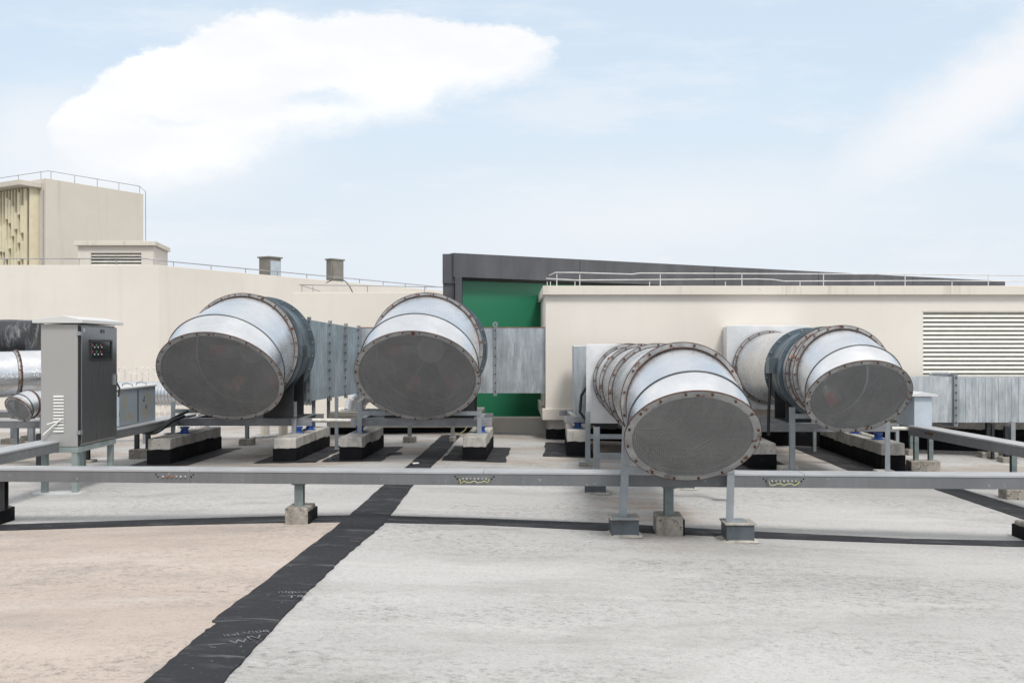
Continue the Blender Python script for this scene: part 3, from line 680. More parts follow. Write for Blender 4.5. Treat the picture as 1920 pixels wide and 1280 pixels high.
# C stands: three in a row, the front two on steel boxed feet
def boxfoot(c, lab, s=.24, h=.15):
    o = thing('steel_footing', lab, 'steel footing', c, -TH+R(random.uniform(-4, 4)), 'boxed steel footings under the nearest duct')
    MX = W[o]; MB(MX).box((-s/2, -s/2, -.05), (s/2, s/2, h)).build('steel_box', M['footing'], o, bevel=.003)
    MB(MX).box((-s/2-.014, -s/2-.014, h+.001), (s/2+.014, s/2+.014, h+.018)).build('mortar_cap', M['cement'], o, bevel=.004)
    m = MB(MX); n = 28; vs = []
    for k in range(n):
        a = 2*math.pi*k/n; q = max(abs(math.cos(a)), abs(math.sin(a))); r1 = (s/2+.045+random.uniform(-.015, .02))/(q**.75); r2 = s/2/q
        vs += [(math.cos(a)*r1, math.sin(a)*r1, .003), (math.cos(a)*r2*.98, math.sin(a)*r2*.98, .022)]
    m.add(vs, [(2*k, 2*((k+1) % n), 2*((k+1) % n)+1, 2*k+1) for k in range(n)]); m.build('mortar_collar', M['cement'], o)
f1 = G(1170, 1003)+Vector((0, .03, 0)); f2 = G(1388, 1016)+Vector((0, .10, 0)); f3 = G(1118, 926)+Vector((0, .12, 0)); f4 = G(1284, 918)+Vector((0, .12, 0))
boxfoot(f1, 'grey boxed footing under the front left post of the nearest duct'); boxfoot(f2, 'grey boxed footing under the front right post of the nearest duct')
boxfoot(f3, 'grey boxed footing seen under the near cable tray, left of the nearest mouth'); boxfoot(f4, 'grey boxed footing in the shade behind the middle tray support')
stand('front two-post stand below the nearest mouth', 0.975, 1.96, 8.42, f1.z+.165, f2.z+.165, .90, .74, .52, .065, splay=.03)
stand('middle two-post stand of the nearest duct, standing behind the near cable tray', .90, 2.36, 10.55, f3.z+.165, f4.z+.165, .72, .72, .40)
b3, t3 = block(G(1100, 875), .20, .2, .10, 'small rough block left behind the nearest duct, under its rear stand')
b4, t4 = block(G(1290, 877), .20, .2, .10, 'small rough block hidden under the nearest duct')
stand('rear two-post stand of the nearest duct, by the square plate', 1.00, 2.48, 13.05, gz(1, 13)+.1, gz(2, 13)+.1, .72, .72, .38)

# ---------------------------------------------------------------- rectangular ducts
def rprism(m, a, b, z0a, z1a, z0b, z1b, th):    # vertical duct wall from a to b (plan), depth th away from camera
    a, b = Vector((*a, 0)), Vector((*b, 0)); d = (b-a).normalized(); n = Vector((-d.y, d.x, 0))*th
    return m.add([a+ZZ*z0a, b+ZZ*z0b, b+ZZ*z1b, a+ZZ*z1a, a+n+ZZ*z0a, b+n+ZZ*z0b, b+n+ZZ*z1b, a+n+ZZ*z1a], [(0,1,2,3), (5,4,7,6), (3,2,6,7), (0,4,5,1), (0,3,7,4), (1,5,6,2)])
o = thing('rectangular_duct', 'blue-grey ribbed metal duct tapering back from behind the leftmost fan to the building', 'rectangular duct', (-1.5, 17.6, gz(-1.5, 17.6)), 0, 'rectangular sheet metal ducts')
pA, pB, pC_ = Vector((-3.22, 15.05)), Vector((-2.72, 17.22)), Vector((.60, 17.25))
rprism(MB(), pA, pB, .74, 2.03, .77, 1.93, 1.2).build('transition', M['galv_rib'], o)
mm = MB(); mm.box((pB.x, 17.22, .77), (.62, 18.1, 1.94)); mm.build('duct_run', M['galv_duct'], o); MB().box((pB.x, 17.212, 1.941), (.62, 17.24, 1.952)).build('top_seam', M['rust_red'], o)
# standing ribs on the tapering piece and joint flanges with bolts
m = MB(); n = 34
for k in range(n):
    t = (k+.5)/n; q = pA.lerp(pB, t); d = (pB-pA).normalized(); nn = Vector((d.y, -d.x))
    z0, z1 = .745+.03*t, 2.025-.10*t; p = q+nn*.004
    m.bar((p.x, p.y, z0), (p.x, p.y, z1), .006, .010, up=(d.x, d.y, 0))
m.build('standing_rib', M['galv_rib'], o)
for t in (.02, .38, .68, .94):
    q = pA.lerp(pB, t); d = (pB-pA).normalized(); nn = Vector((d.y, -d.x)); z0, z1 = .70+.03*t, 2.07-.10*t; m = MB()
    p = q+nn*.022; m.bar((p.x, p.y, z0), (p.x, p.y, z1), .05, .044, up=(d.x, d.y, 0))
    for k in range(9):
        z = z0+.07+(z1-z0-.14)*k/8
        for s_ in (-.035, .035): m.bolt(Vector((p.x+d.x*s_, p.y+d.y*s_, z)), (nn.x, nn.y, 0), .011, .018, 1)
    m.build('joint_flange', [M['galv_post'], M['bolt']], o)
for X_ in (-.30, -1.9):
    m = MB(); m.box((X_-.028, 17.18, .72), (X_-.004, 17.218, 1.99)); m.box((X_+.004, 17.18, .72), (X_+.028, 17.218, 1.99))
    for k in range(8): m.bolt((X_, 17.19, .80+k*.157), (0, -1, 0), .014, .02, 1)
    m.lathe((X_, 17.2, 2.0), (0, 1, 0), [(0, .02), (0, .05), (.012, .05), (.012, .02)], 16, 0)
    m.build('joint_flange', [M['galv_post'], M['bolt']], o)
m = MB()
for k in range(26): m.box((-.25+k*.033, 17.214, .775), (-.247+k*.033, 17.22, 1.935))
m.build('pressed_crease', M['galv_duct'], o)
def leg(x, y, z1, lab, wd=.05, mat='galv_post'):
    g = gz(x, y); m = hpost(MB(), (x, y, g), z1-g, wd); m.box((x-.07, y-.07, g), (x+.07, y+.07, g+.01))
    m.build('support_post', M[mat], None, (x, y, g), **tag(lab, 'duct leg', 'steel legs under the rectangular ducts'))
for px, y, z1, lab in ((588, 15.5, .76, 'grey leg just right of the leftmost fan, under the tapering duct'), (616, 16.2, .76, 'dark grey leg in the gap between the two left fans'), (631, 15.3, .80, 'slim grey leg beside the low curb box, left of second fan'),
                       (889, 16.9, .77, 'grey leg right under the duct by the green glass'), (848, 17.2, .77, 'grey leg under the duct, behind the second fan frame')):
    leg((px-960)/F0*y, y, z1, lab)
o = thing('rectangular_duct', 'stained galvanized metal duct passing below the wall louvre at the right edge', 'rectangular duct', (7.6, 16.4, gz(7.6, 16.4)), 0, 'rectangular sheet metal ducts')
MB().box((6.60, 16.0, .34), (7.35, 16.8, 1.10)).build('duct_run', M['galv_duct'], o); MB().box((7.41, 16.0, .34), (10.6, 16.8, 1.09)).build('duct_run', M['galv_duct'], o)
m = MB(); m.box((7.35, 15.95, .28), (7.375, 16.85, 1.15)); m.box((7.38, 15.95, .28), (7.41, 16.85, 1.15))
for k in range(7): m.bolt((7.378, 15.955, .34+k*.125), (0, -1, 0), .014, .02, 1)
m.build('joint_flange', [M['galv_post'], M['bolt']], o)
m = MB(); m.tube([(7.0, 16.1, 1.13), (7.04, 16.1, 1.16), (7.3, 16.1, 1.16), (7.36, 16.1, 1.13)], .018, 8)
for k in range(4): m.bolt((7.05+k*.08, 16.1, 1.13), ZZ, .02, .035, 0)
m.build('top_clamp', M['galv_post'], o)
m = MB()
for k in range(24): m.box((7.45+k*.11, 15.994, .345), (7.453+k*.11, 16.0, 1.085))
m.build('pressed_crease', M['galv_duct'], o)
leg((1861-960)/F0*15.9, 15.9, .335, 'black leg under the stained right duct', .045, 'black'); leg((1898-960)/F0*15.4, 15.4, .40, 'grey round-edged leg at the right edge, under the stained duct', .07)
leg((1682-960)/F0*15.9, 15.9, .335, 'thin grey leg between the rightmost mouth and the pale box', .05); leg((1527-960)/F0*16.2, 16.2, .40, 'thin leg below the frame of the rightmost duct', .05)

# ---------------------------------------------------------------- cable trays
def tray(name, lab, a, b, wd, ht, joints=(), wires=(), mat='tray'):
    # a, b: bottom front edge ends; wd goes away from camera side
    a, b = Vector(a), Vector(b); d = (b-a).normalized(); n = Vector((-d.y, d.x, 0)).normalized(); L_ = (b-a).length
    MX = Matrix.Identity(4); upv = n.cross(d)*-1 if (n.cross(d)).z < 0 else n.cross(d)
    upv = d.cross(n); 
    for r_ in range(3): MX[r_][0] = d[r_]; MX[r_][1] = n[r_]; MX[r_][2] = upv[r_]; MX[r_][3] = a[r_]
    o = thing(name, lab, 'cable tray', a.lerp(b, .5), 0, 'grey steel cable trays on the roof')
    MB(MX).box((0, 0, 0), (L_, wd, ht)).build('tray_body', M[mat], o, bevel=.003)
    js = [0]+[j for j in joints]+[L_]
    for p, q in zip(js, js[1:]):
        MB(MX).box((p+.002, -.006, ht-.012), (q-.002, wd+.006, ht+.008)).build('tray_lid', M['tray_lid'], o, bevel=.002)
    return o, MX
o, MXt = tray('cable_tray', 'long grey cable tray crossing the whole roof in front of the ducts', (-6.3, 8.975, .352), (7.5, 8.245, .352), .22, .115, (3.35, 6.05, 8.9, 11.6))
Lt = 13.8
def jointplate(o, MX, x, nb, rust=(), wire=False, wide=.29):
    m = MB(MX); m.box((x-wide/2, -.0075, .004), (x+wide/2, -.0004, .092)); pl = m.build('joint_plate', M['tray'], o)
    for k in range(nb):
        xx = x-wide*.36+wide*.72*k/(nb-1); MB(MX).lathe((xx, -.0075, .058), (0, -1, 0), [(0, .011), (.010, .010), (.014, .006), (.014, .001)], 10, 0).build('bolt', M['rust_red'] if k in rust else M['zincbolt'], pl)
    for sx in (-1, 1):
        for dx, dz in ((.03, .078), (.012, .058)):
            MB(MX).lathe((x+sx*(wide/2+dx), -.0005, dz), (0, -1, 0), [(0, .008), (.001, .008), (.001, .0005)], 10, 0).build('screw_hole', M['hole'], pl)
    if wire:
        ps = [(x-wide*.46, -.02, .060)]+[(x-wide*.42+wide*.84*k/8, -.026, .034+.010*math.sin(k*2.1+x)+(-.012 if k in (0,) else 0)) for k in range(9)]+[(x+wide*.46, -.02, .060)]
        MB(MX).tube(ps, .0036, 6).build('earth_wire', M['wire'], o)
def tx(px):  # distance along the near tray for a column of the photo
    best = min(range(0, 1381), key=lambda k: abs(960+F0*(MXt @ Vector((k/100, 0, 0))).x/(MXt @ Vector((k/100, 0, 0))).y-px)); return best/100
jointplate(o, MXt, tx(327), 6, (1, 2)); jointplate(o, MXt, tx(890), 7, (), True); jointplate(o, MXt, tx(1468), 7, (), True)
def tsup(px, lab, blab, wx=.21, wy=.3, hb=.15, front=None, tar=True):
    p = MXt @ Vector((tx(px), .03, 0)); c = Vector((p.x, p.y-.06, 0)); b_, top = block(c, wx, wy, hb, blab, tar)
    m = hpost(MB(), (p.x, p.y+.06, top.z-.02), .345-top.z+.02, .08); m.box((p.x-.06, p.y, .338), (p.x+.06, p.y+.14, .3515)); m.build('tray_post', M['post_paint'], None, (p.x, p.y+.06, top.z), **tag(lab, 'tray post', 'short posts under the cable trays'))
tsup(557, 'short grey-green post under the near tray, left of the wide black strip', 'rough concrete block with tarred side, left of the wide black strip')
tsup(1256, 'short grey-green post under the near tray, right below the nearest mouth', 'concrete block between the two boxed footings', .24, .3, .17)
hpost(MB(), (-4.78, 9.0, gz(-4.8, 9)+.14), .349-gz(-4.8, 9)-.14, .08).build('tray_post', M['black'], None, (-4.78, 9.0, gz(-4.8, 9)+.14), **tag('dark post under the near tray, cut by the left edge', 'tray post', 'short posts under the cable trays'))
def curb(px0, py, lab, w_=.5, h=.15):
    c = G(px0, py); o = thing('roof_curb', lab, 'roof curb', c+Vector((0, .2, 0)), -TH, 'tarred curbs at the roof edges'); MX = W[o]
    MB(MX).box((-w_/2, -.2, -.1), (w_/2, .2, h)).build('block', M['block'], o, bevel=.015); skirt(MB(MX), -w_/2, -.2, w_/2, .2, -.05, h*.82, .014).build('tar_skirt', M['tar_skirt'], o)
curb(-66, 990, 'black tarred curb with concrete top cut by the left edge', .46); curb(1988, 1022, 'black tarred curb with concrete top cut by the right edge', .42, .16)
# left long tray going back, with the frontal one joining
tL, MXl = tray('cable_tray', 'grey cable tray running back under the stainless cabinet towards the leftmost duct', (-5.22, 9.55, .40), (-5.0, 15.2, .42), .26, .115, (1.9, 3.8))
def side_joint(o, MX, x):
    b = MB(MX); b.box((x-.14, -.008, .01), (x+.14, -.0005, .09))
    for k in range(5): b.bolt((x-.1+.05*k, -.008, .055), (0, -1, 0), .010, .010, 1)
    b.build('joint_plate', [M['tray'], M['zincbolt']], o)
tray('cable_tray', 'grey cable tray crossing the left edge of the photo below the small mesh outlet', (-9.2, 13.9, .43), (-5.32, 13.75, .43), .22, .11, ())
tray('cable_tray', 'short far cable tray at the left edge, behind the small mesh outlet', (-9.2, 14.9, .50), (-7.3, 14.9, .50), .22, .10, ())
tR, MXr = tray('cable_tray', 'grey cable tray running from the pale box out at the right edge', P(1703, 815, 13.2), P(2060, 886, 9.6), .24, .125, (2.4,))
side_joint(tR, MXr, 2.55)
jp = MB(MXr); jp.box((.42, -.006, .06), (.62, -.0005, .085)); jp.build('worn_tag', M['rust'], tR)
def post_on_block(px, pyb, ztop, bw, bh, plab, blab, n=1, gap=.12, mat='post_paint', bd=.22):
    c = G(px, pyb); b_, top = block(c, bw, bd, bh, blab)
    for k in range(n):
        x = c.x+(k-(n-1)/2)*gap; m = hpost(MB(), (x, c.y+bd/2, top.z-.01), ztop-top.z+.01, .06)
        m.build('tray_post', M[mat], None, (x, c.y+bd/2, top.z), **tag(plab if n == 1 else plab+(', left one', ', right one')[k], 'tray post', 'short posts under the cable trays'))
post_on_block(262, 860, .42, .34, .14, 'dark post under the left tray beside the peeling box', 'weathered block under the left tray, beside the leftmost plinth', 2, .17, 'black')
post_on_block(1737, 885, .44, .42, .16, 'green-grey tube post under the right tray', 'large weathered block beside the long plinth on the right', 2, .21)
post_on_block(1714, 854, .44, .17, .10, 'green-grey post farther back under the pale box', 'brown block behind the large right block')
post_on_block(1858, 859, .34, .26, .10, 'slim black post behind the right tray', 'brown block in front of the black wall base', 1, .1, 'black')
post_on_block(1893, 868, .33, .2, .09, 'stub post behind the right tray end', 'grey block left of the post at the right edge', 1, .1, 'black')
post_on_block(1909, 937, .40, .26, .12, 'green-grey post at the right edge above the near tray', 'concrete block below the near tray at the right edge')
post_on_block(460, 835, .41, .23, .11, 'galvanized post below the middle of the leftmost frame', 'dark mossy block below the leftmost duct', 1, .1, 'galv_post')
post_on_block(767, 830, .42, .20, .10, 'galvanized post below the middle of the second frame', 'brown block below the duct in front of the green glass', 1, .1, 'galv_post')
post_on_block(848, 829, .42, .10, .09, 'slim post right of the wide black strip at the back', 'small brown block right of the wide black strip at the back', 1, .1, 'galv_post')
post_on_block(18, 832, .43, .34, .09, 'grey post under the left frontal tray, nearest the left edge', 'flat brown block under the left frontal tray, nearest the left edge', 1, .1, 'galv_post')
post_on_block(50, 826, .43, .25, .09, 'grey post under the left frontal tray, beside the cabinet', 'flat brown block beside the cabinet, under the left frontal tray', 1, .1, 'galv_post')
post_on_block(66, 882, .395, .2, .04, 'dark post under the left tray, just left of the cabinet legs', 'dark pad left of the cabinet legs', 1, .1, 'black')
post_on_block(158, 868, .395, .2, .04, 'dark post under the left tray, seen between the cabinet legs', 'dark pad between the cabinet legs', 1, .1, 'black')

# ---------------------------------------------------------------- control cabinet
cx0, cx1, cy0, cy1 = -5.375, -4.955, 10.95, 11.98
g = gz(-5.1, 11.2)
o = thing('control_cabinet', 'tall stainless steel control cabinet with a dark door and a pitched cover on green-grey legs', 'control cabinet', (-5.165, 11.4, g))
zb, zt = .46, 1.858
cbody = MB().box((cx0, cy0, zb), (cx1, cy1, zt)).build('cabinet_body', M['cab_side'], o, bevel=.006)
# louvre vents on the side and the strap rods threaded in them
m = MB()
for k in range(12):
    z = 1.03-k*.036; m.prism([(cx0+.15, cy0-.001, z), (cx0+.265, cy0-.001, z), (cx0+.265, cy0-.016, z-.004), (cx0+.15, cy0-.016, z-.004)], (0, 0, .013))
m.build('side_vent', M['white_tie'], cbody)
MB().tube([(cx0+.26, cy0-.025, .79), (cx0+.16, cy0-.045, .70), (cx0+.05, cy0-.05, .60)], .008, 6).tube([(cx0+.27, cy0-.022, .775), (cx0+.18, cy0-.03, .745), (cx0+.09, cy0-.04, .72)], .007, 6).build('white_strap', M['white_tie'], cbody)
door = MB().box((cx1+.004, cy0+.045, zb+.03), (cx1+.028, cy1-.006, zt-.02)).build('door', M['cab_door'], o, bevel=.006)
MB().box((cx1+.0005, cy0+.006, zb+.01), (cx1+.012, cy0+.040, zt-.01)).build('gap_strip', M['black'], o)  # black strip standing in for the dark gap beside the door
wy0, wy1, wz0, wz1 = cy0+.28, cy0+.83, 1.46, 1.66
fm = MB(); xx = cx1+.0285
fm.box((xx, wy0-.025, wz0-.025), (xx+.014, wy1+.025, wz0)); fm.box((xx, wy0-.025, wz1), (xx+.014, wy1+.025, wz1+.025)); fm.box((xx, wy0-.025, wz0), (xx+.014, wy0, wz1)); fm.box((xx, wy1, wz0), (xx+.014, wy1+.025, wz1))
wf = fm.build('window_frame', M['black'], door)
MB().box((xx, wy0, wz0), (xx+.003, wy1, wz1)).build('window_pane', M['glassdark'], wf)
bt = MB()
for i in range(3):
    for j in range(2):
        bt.lathe((xx+.003, wy0+.09+i*.10, wz0+.05+j*.085), (1, 0, 0), [(0, .009), (.006, .008), (.006, .001)], 10, 0)
for i, j, c in ((0, 0, 1), (1, 0, 2), (2, 0, 1), (0, 1, 1), (1, 1, 2), (2, 1, 1)):
    bt.box((xx+.003, wy0+.015+i*.11, wz0+.065+j*.08), (xx+.005, wy0+.055+i*.11, wz0+.095+j*.08), c)
bt.build('control_button', [M['white_rail'], M['red'], M['grn']], door)
nm = MB().box((xx, cy0+.55, 1.765), (xx+.004, cy0+.65, 1.805)).build('number_tag', M['black'], door)
text('11', .034, (xx+.0045, cy0+.575, 1.773), Matrix.Rotation(R(90), 4, 'Z') @ Matrix.Rotation(R(90), 4, 'X'), M['white_rail']).build('printed_number', M['white_rail'], nm)
MB().box((xx, cy0+.08, 1.77), (xx+.003, cy0+.12, 1.81)).build('white_sticker', M['white_rail'], door)
h = MB(); h.box((xx, cy1-.085, 1.13), (xx+.02, cy1-.045, 1.26)); h.tube([(xx+.02, cy1-.06, 1.15), (xx+.05, cy1-.05, 1.09), (xx+.035, cy1-.05, .98)], .012, 6, 1); h.build('door_handle', [M['galv'], M['black']], door)
for z in (.60, 1.73): MB().box((cx1-.002, cy0-.012, z), (cx1+.035, cy0+.05, z+.045)).build('hinge', M['galv_post'], door)
# cover
ov = .075; zr = zt+.012; m = MB()
a = [(cx0-ov, zr), (cx0-ov, zr+.04), (cx0+.28, zr+.085), (cx1+ov, zr+.04), (cx1+ov, zr)]
m.prism([(x, cy0-.05, z) for x, z in a], (0, cy1-cy0+.13, 0)); m.build('pitched_cover', M['cab_roof'], o, bevel=.004)
m = MB(); m.box((cx0-.004, cy0-.004, zb-.065), (cx1+.012, cy0+.05, zb-.003)); m.box((cx0-.004, cy1-.05, zb-.065), (cx1+.012, cy1+.004, zb-.003)); m.box((cx0-.004, cy0+.052, zb-.065), (cx0+.05, cy1-.052, zb-.003)); m.box((cx1-.042, cy0+.052, zb-.065), (cx1+.012, cy1-.052, zb-.003))
m.build('base_frame', M['green_paint'], o)
for x, y in ((cx0+.002, cy0), (cx1-.07, cy0), (cx0+.002, cy1-.07), (cx1-.07, cy1-.07)):
    gg = gz(x, y); MB().box((x, y, gg+.01), (x+.062, y+.062, zb-.066)).build('leg', M['green_paint'], o)
for y in (cy0, cy1-.07): m = MB(); m.box((cx0-.07, y-.05, gz(-5.2, y)-.004), (cx1+.06, y+.10, gz(-5.2, y)+.018)); m.build('foot_plate', M['galv_plate'], o)

# ---------------------------------------------------------------- junction boxes
o = thing('junction_box', 'grey junction box with peeling paint standing on the left tray beside the cabinet', 'junction box', (-5.35, 13.3, .535))
bx = MB().box((-5.57, 12.72, .54), (-5.20, 14.0, 1.03)).build('box_body', [M['peel']], o, bevel=.004)
MB().box((-5.565, 12.708, .545), (-5.205, 12.7195, 1.0)).build('front_cover', M['box_blue'], o)
MB().box((-5.59, 12.69, 1.031), (-5.18, 14.02, 1.05)).build('lid', M['cab_roof'], o)
for y in (12.85, 13.35, 13.85): MB().tube([(-5.42, y, 1.05), (-5.42, y, 1.08), (-5.35, y, 1.095), (-5.28, y, 1.08), (-5.28, y, 1.05)], .01, 6).build('lifting_eye', M['galv_post'], o)
MB().box((-5.1985, 13.33, .56), (-5.193, 13.35, 1.0)).build('door_gap', M['black'], o)
o = thing('junction_box', 'pale blue junction box with a small pitched cover where the right tray starts', 'junction box', (5.63, 13.4, .45))
MB().box((5.51, 13.15, .50), (5.755, 13.75, .915)).build('box_body', M['box_blue'], o, bevel=.004)
MB().prism([(5.42, 13.1, .922), (5.42, 13.1, .94), (5.60, 13.1, .985), (5.81, 13.1, .945), (5.81, 13.1, .922)], (0, .7, 0)).build('pitched_cover', M['galv_plate'], o, bevel=.003)
m = MB()
for k in range(5): m.tube([(5.757, 13.35, .87-.03*k), (5.785, 13.33, .86-.03*k), (5.757, 13.31, .85-.03*k)], .006, 5)
m.build('side_cable', M['black'], o)
# cables from the peeling box to the leftmost fan
def cablet(lab, pts, r=.022):
    P3 = [Vector(p) for p in pts]; sm = []
    for i in range(len(P3)-1):
        p0, p1, p2, p3 = P3[max(i-1, 0)], P3[i], P3[i+1], P3[min(i+2, len(P3)-1)]
        for k in range(8):
            t = k/8; sm.append(.5*((2*p1)+(p2-p0)*t+(2*p0-5*p1+4*p2-p3)*t*t+(3*p1-p0-3*p2+p3)*t**3))
    sm.append(P3[-1]); MB().tube(sm, r, 8).build('power_cable', M['cable'], None, sm[len(sm)//2], **tag(lab, 'cable', 'black cables by the leftmost duct'))
cablet('upper black cable sagging from the left tray to the leftmost fan', [P(268, 800, 13.6), P(285, 806, 13.6), P(302, 800, 13.7), P(318, 788, 13.9), P(340, 776, 14.2), P(356, 770, 14.4)])
cablet('lower black cable sagging from the left tray, touching the block edge', [P(249, 806, 13.5), P(270, 810, 13.5), P(290, 811, 13.6), P(306, 802, 13.7), P(322, 790, 13.9), P(345, 780, 14.2)], .026)
def pipe(name, lab, cat, pts, r, mat, group=None):
    MB().tube(pts, r, 14).build(name, mat, None, pts[0], **tag(lab, cat, group))
pipe('conduit_pipe', 'white conduit pipe linking the frames of the two left fans', 'pipe', [(-3.08, 14.6, .485), (-2.38, 14.5, .485)], .030, M['pvc'])
pipe('conduit_pipe', 'short cream pipe from the rightmost stand to the pale blue box', 'pipe', [P(1672, 803, 13.3), P(1706, 803, 13.3)], .026, M['pvc'])

# ---------------------------------------------------------------- left ducts
o = thing('wrapped_duct', 'duct wrapped in scuffed black tarpaulin at the left edge', 'wrapped duct', (-8.6, 16.6, gz(-8.6, 16.6)))
m = MB(); sec = []
for k in range(13):
    a = math.pi*k/12; sec.append((-math.cos(a)*.42, 1.74+math.sin(a)*.32))
sec = [(-.42, 1.50)]+sec+[(.42, 1.50)]
xs_ = [-11.5, -10.5, -9.8, -9.2, -8.7, -8.2]; vs = []
for i, x in enumerate(xs_):
    for (yy, zz) in sec: vs.append((x, 16.6+yy+random.uniform(-.01, .01), zz+random.uniform(-.015, .015)))
ns = len(sec); m.add(vs, [(i*ns+k, i*ns+(k+1) % ns, (i+1)*ns+(k+1) % ns, (i+1)*ns+k) for i in range(len(xs_)-1) for k in range(ns)], 0, True)
m.add(vs[-ns:], [list(range(ns))]); m.build('tarpaulin', M['tarp'], o)
for x in (-8.3, -10.2): hpost(MB(), (x, 16.6, gz(x, 16.6)), 1.5-gz(x, 16.6), .08).build('leg', M['galv_post'], o)
o = thing('round_duct', 'galvanized round duct bending away at the left edge under the black wrapped one', 'round duct', (-8.0, 15.3, gz(-8, 15.3)))
ca = Vector((-7.05, 15.9, 1.19)); cbv = Vector((-7.85, 15.2, 1.17)); cc = Vector((-9.4, 13.9, 1.12))
for (p, q, nm) in ((ca, cbv, 1), (cbv, cc, 1)):
    d = (q-p).normalized(); MB().lathe(p, d, [(0, .36), ((q-p).length, .37)], 64).build('duct_section', M['galv'], o)
    flange_ring(Matrix(), p, d, .36, .03, 22, bs=.65).build('section_flange', [M['flange'], M['rust']], o)
for p in (ca, cbv): hpost(MB(), (p.x, p.y, gz(p.x, p.y)), p.z-.36-gz(p.x, p.y), .06).build('leg', M['galv_post'], o)
# small outlet
xs0, ys0 = -6.70, 13.3
o = thing('exhaust_duct', 'small galvanized round outlet with mesh mouth left of the stainless cabinet', 'exhaust duct', (xs0, ys0, gz(xs0, ys0)), -TH-R(16), 'round exhaust ducts with down-turned mesh mouths')
zl = .80-gz(xs0, ys0); elbow(o, W[o], .205, .225, .30, R(34), .6, zl, 14, False, .5)
flange_ring(W[o], (0, 0, zl), AX, .18, .022, 14, bs=.5).build('section_flange', [M['flange'], M['rust']], o)
duct_section(W[o], (0, 0, zl), (0, 1.2, zl), AX, .18).build('duct_section', M['galv'], o)
hpost(MB(W[o]), (0, .25, 0), zl-.18, .05).build('leg', M['galv_post'], o); hpost(MB(W[o]), (0, .9, 0), zl-.18, .05).build('leg', M['galv_post'], o)
# corrugated duct between box and leftmost fan
o = thing('corrugated_duct', 'ribbed galvanized round duct behind the peeling junction box', 'round duct', (-6.0, 17.0, gz(-6, 17)))
prof = []
for k in range(60):
    prof += [(k*.06, .20), (k*.06+.045, .20), (k*.06+.052, .212)]
MB().lathe((-7.1, 17.0, .77), (1, 0, 0), prof, 40).build('duct_section', M['galv'], o)
for x in (-6.5, -5.4): hpost(MB(), (x, 17.0, gz(x, 17)), .57-gz(x, 17), .06).build('leg', M['galv_post'], o)
# picket fence far
o = thing('picket_fence', 'row of thin cream pickets in front of the left wall, behind the peeling box', 'fence', (-7.9, 20, gz(-7.9, 20)))
g = gz(-7.9, 20)
for k in range(16):
    x = -8.2+k*.12; MB().box((x, 20, g), (x+.022, 20.02, 1.15)).lathe((x+.011, 20.01, 1.15), ZZ, [(0, .02), (.03, .001)], 8).build('picket', M['pvc'], o)
MB().box((-8.25, 20.022, .35), (-6.3, 20.04, .39)).box((-8.25, 20.022, 1.03), (-6.3, 20.04, 1.06)).build('fence_rail', M['pvc'], o)

# ---------------------------------------------------------------- low curb box with elbow between the left fans
o = thing('service_curb', 'low cream service box with a flat lid and a tarred base behind the two left fans', 'service box', (-2.3, 18.3, gz(-2, 18)))
y0 = 17.95; g = gz(-2, 18)
x0, x1 = (618-960)/F0*y0, (900-960)/F0*y0
MB().box((x0, y0+.08, -.2), (x1, y0+1.3, .30)).build('curb_wall', M['wall'], o)
MB().box((x0-.05, y0-.02, .30), (x1+.05, y0+1.36, .385)).build('lid', M['coping'], o, bevel=.01)
MB().box((x0-.02, y0, .09), (x1+.02, y0+.079, .20)).build('ledge', M['coping'], o, bevel=.01)
MB().box((x0-.01, y0+.06, -.2), (x1+.01, y0+.079, .085)).build('tar_base', M['tar_skirt'], o)
cx_ = (663-960)/F0*18.3
o = thing('duct_elbow', 'shiny segmented metal elbow sitting on the low service box between the left fans', 'duct elbow', (cx_, 18.4, .386))
pts = [Vector((cx_, 18.4, .39))+Vector((.26-.26*math.cos(a), 0, .28*math.sin(a)))*1.3 for a in (0, R(30), R(60), R(90), R(115))]
for p, q in zip(pts, pts[1:]):
    MB().tube([p, q], .20, 36).build('elbow_segment', M['galv'], o)
MB().lathe((cx_, 18.4, .39), ZZ, [(0, .2), (0, .27), (.02, .27), (.02, .2)], 36).build('base_ring', M['galv'], o)
o = thing('metal_tray', 'thin metal plate lying on the lid of the low service box', 'metal plate', (-2.5, 18.1, .386)); MB().box((-2.75, 18.0, .388), (-2.30, 18.25, .43)).build('plate', M['galv_post'], o)

# ================================================================ right plant room
o = thing('plant_room', 'long cream plant room with a big white louvre, flat coping and tarred base', 'building', (7, 19, gz(7, 19)))
yw = 17.1; xl = .60; XR = 16.0; ZT = 2.52
lx0, lx1, lz0, lz1 = (1729-960)/F0*yw, 10.2, 1.0, 2.232
for i, (a, b, c, d) in enumerate(((xl, .5, lx0, ZT), (lx1, .5, XR, ZT), (lx0, lz1, lx1, ZT), (lx0, .5, lx1, lz0))):
    MB().box((a, yw, b), (c, yw+.3, d)).build('wall_panel', M['wall'], o)
MB().box((xl, yw+.3, .5), (xl+.3, yw+8, ZT)).build('side_wall', M['wall'], o)
MB().box((xl-.055, yw-.09, 2.521), (XR, yw+8, 2.68)).build('coping', M['coping'], o, bevel=.008)
MB().box((xl-.06, yw-.06, .30), (XR, yw+.4, .5)).box((xl-.06, yw+.4, .30), (xl+.3, yw+8, .5)).build('ledge', M['coping'], o, bevel=.01)
MB().box((xl+.03, yw+.05, -.5), (XR, yw+.4, .30)).build('base_wall', M['concrete'], o)
m = skirt(MB(), xl+.03, yw+.05, XR, yw+.4, -.5, .13, .012, .035); m.build('tar_base', M['tar_skirt'], o)
lv = MB().box((lx0+.001, yw+.14, lz0+.001), (lx1-.001, yw+.16, lz1-.001)).build('louvre', M['void'], o)
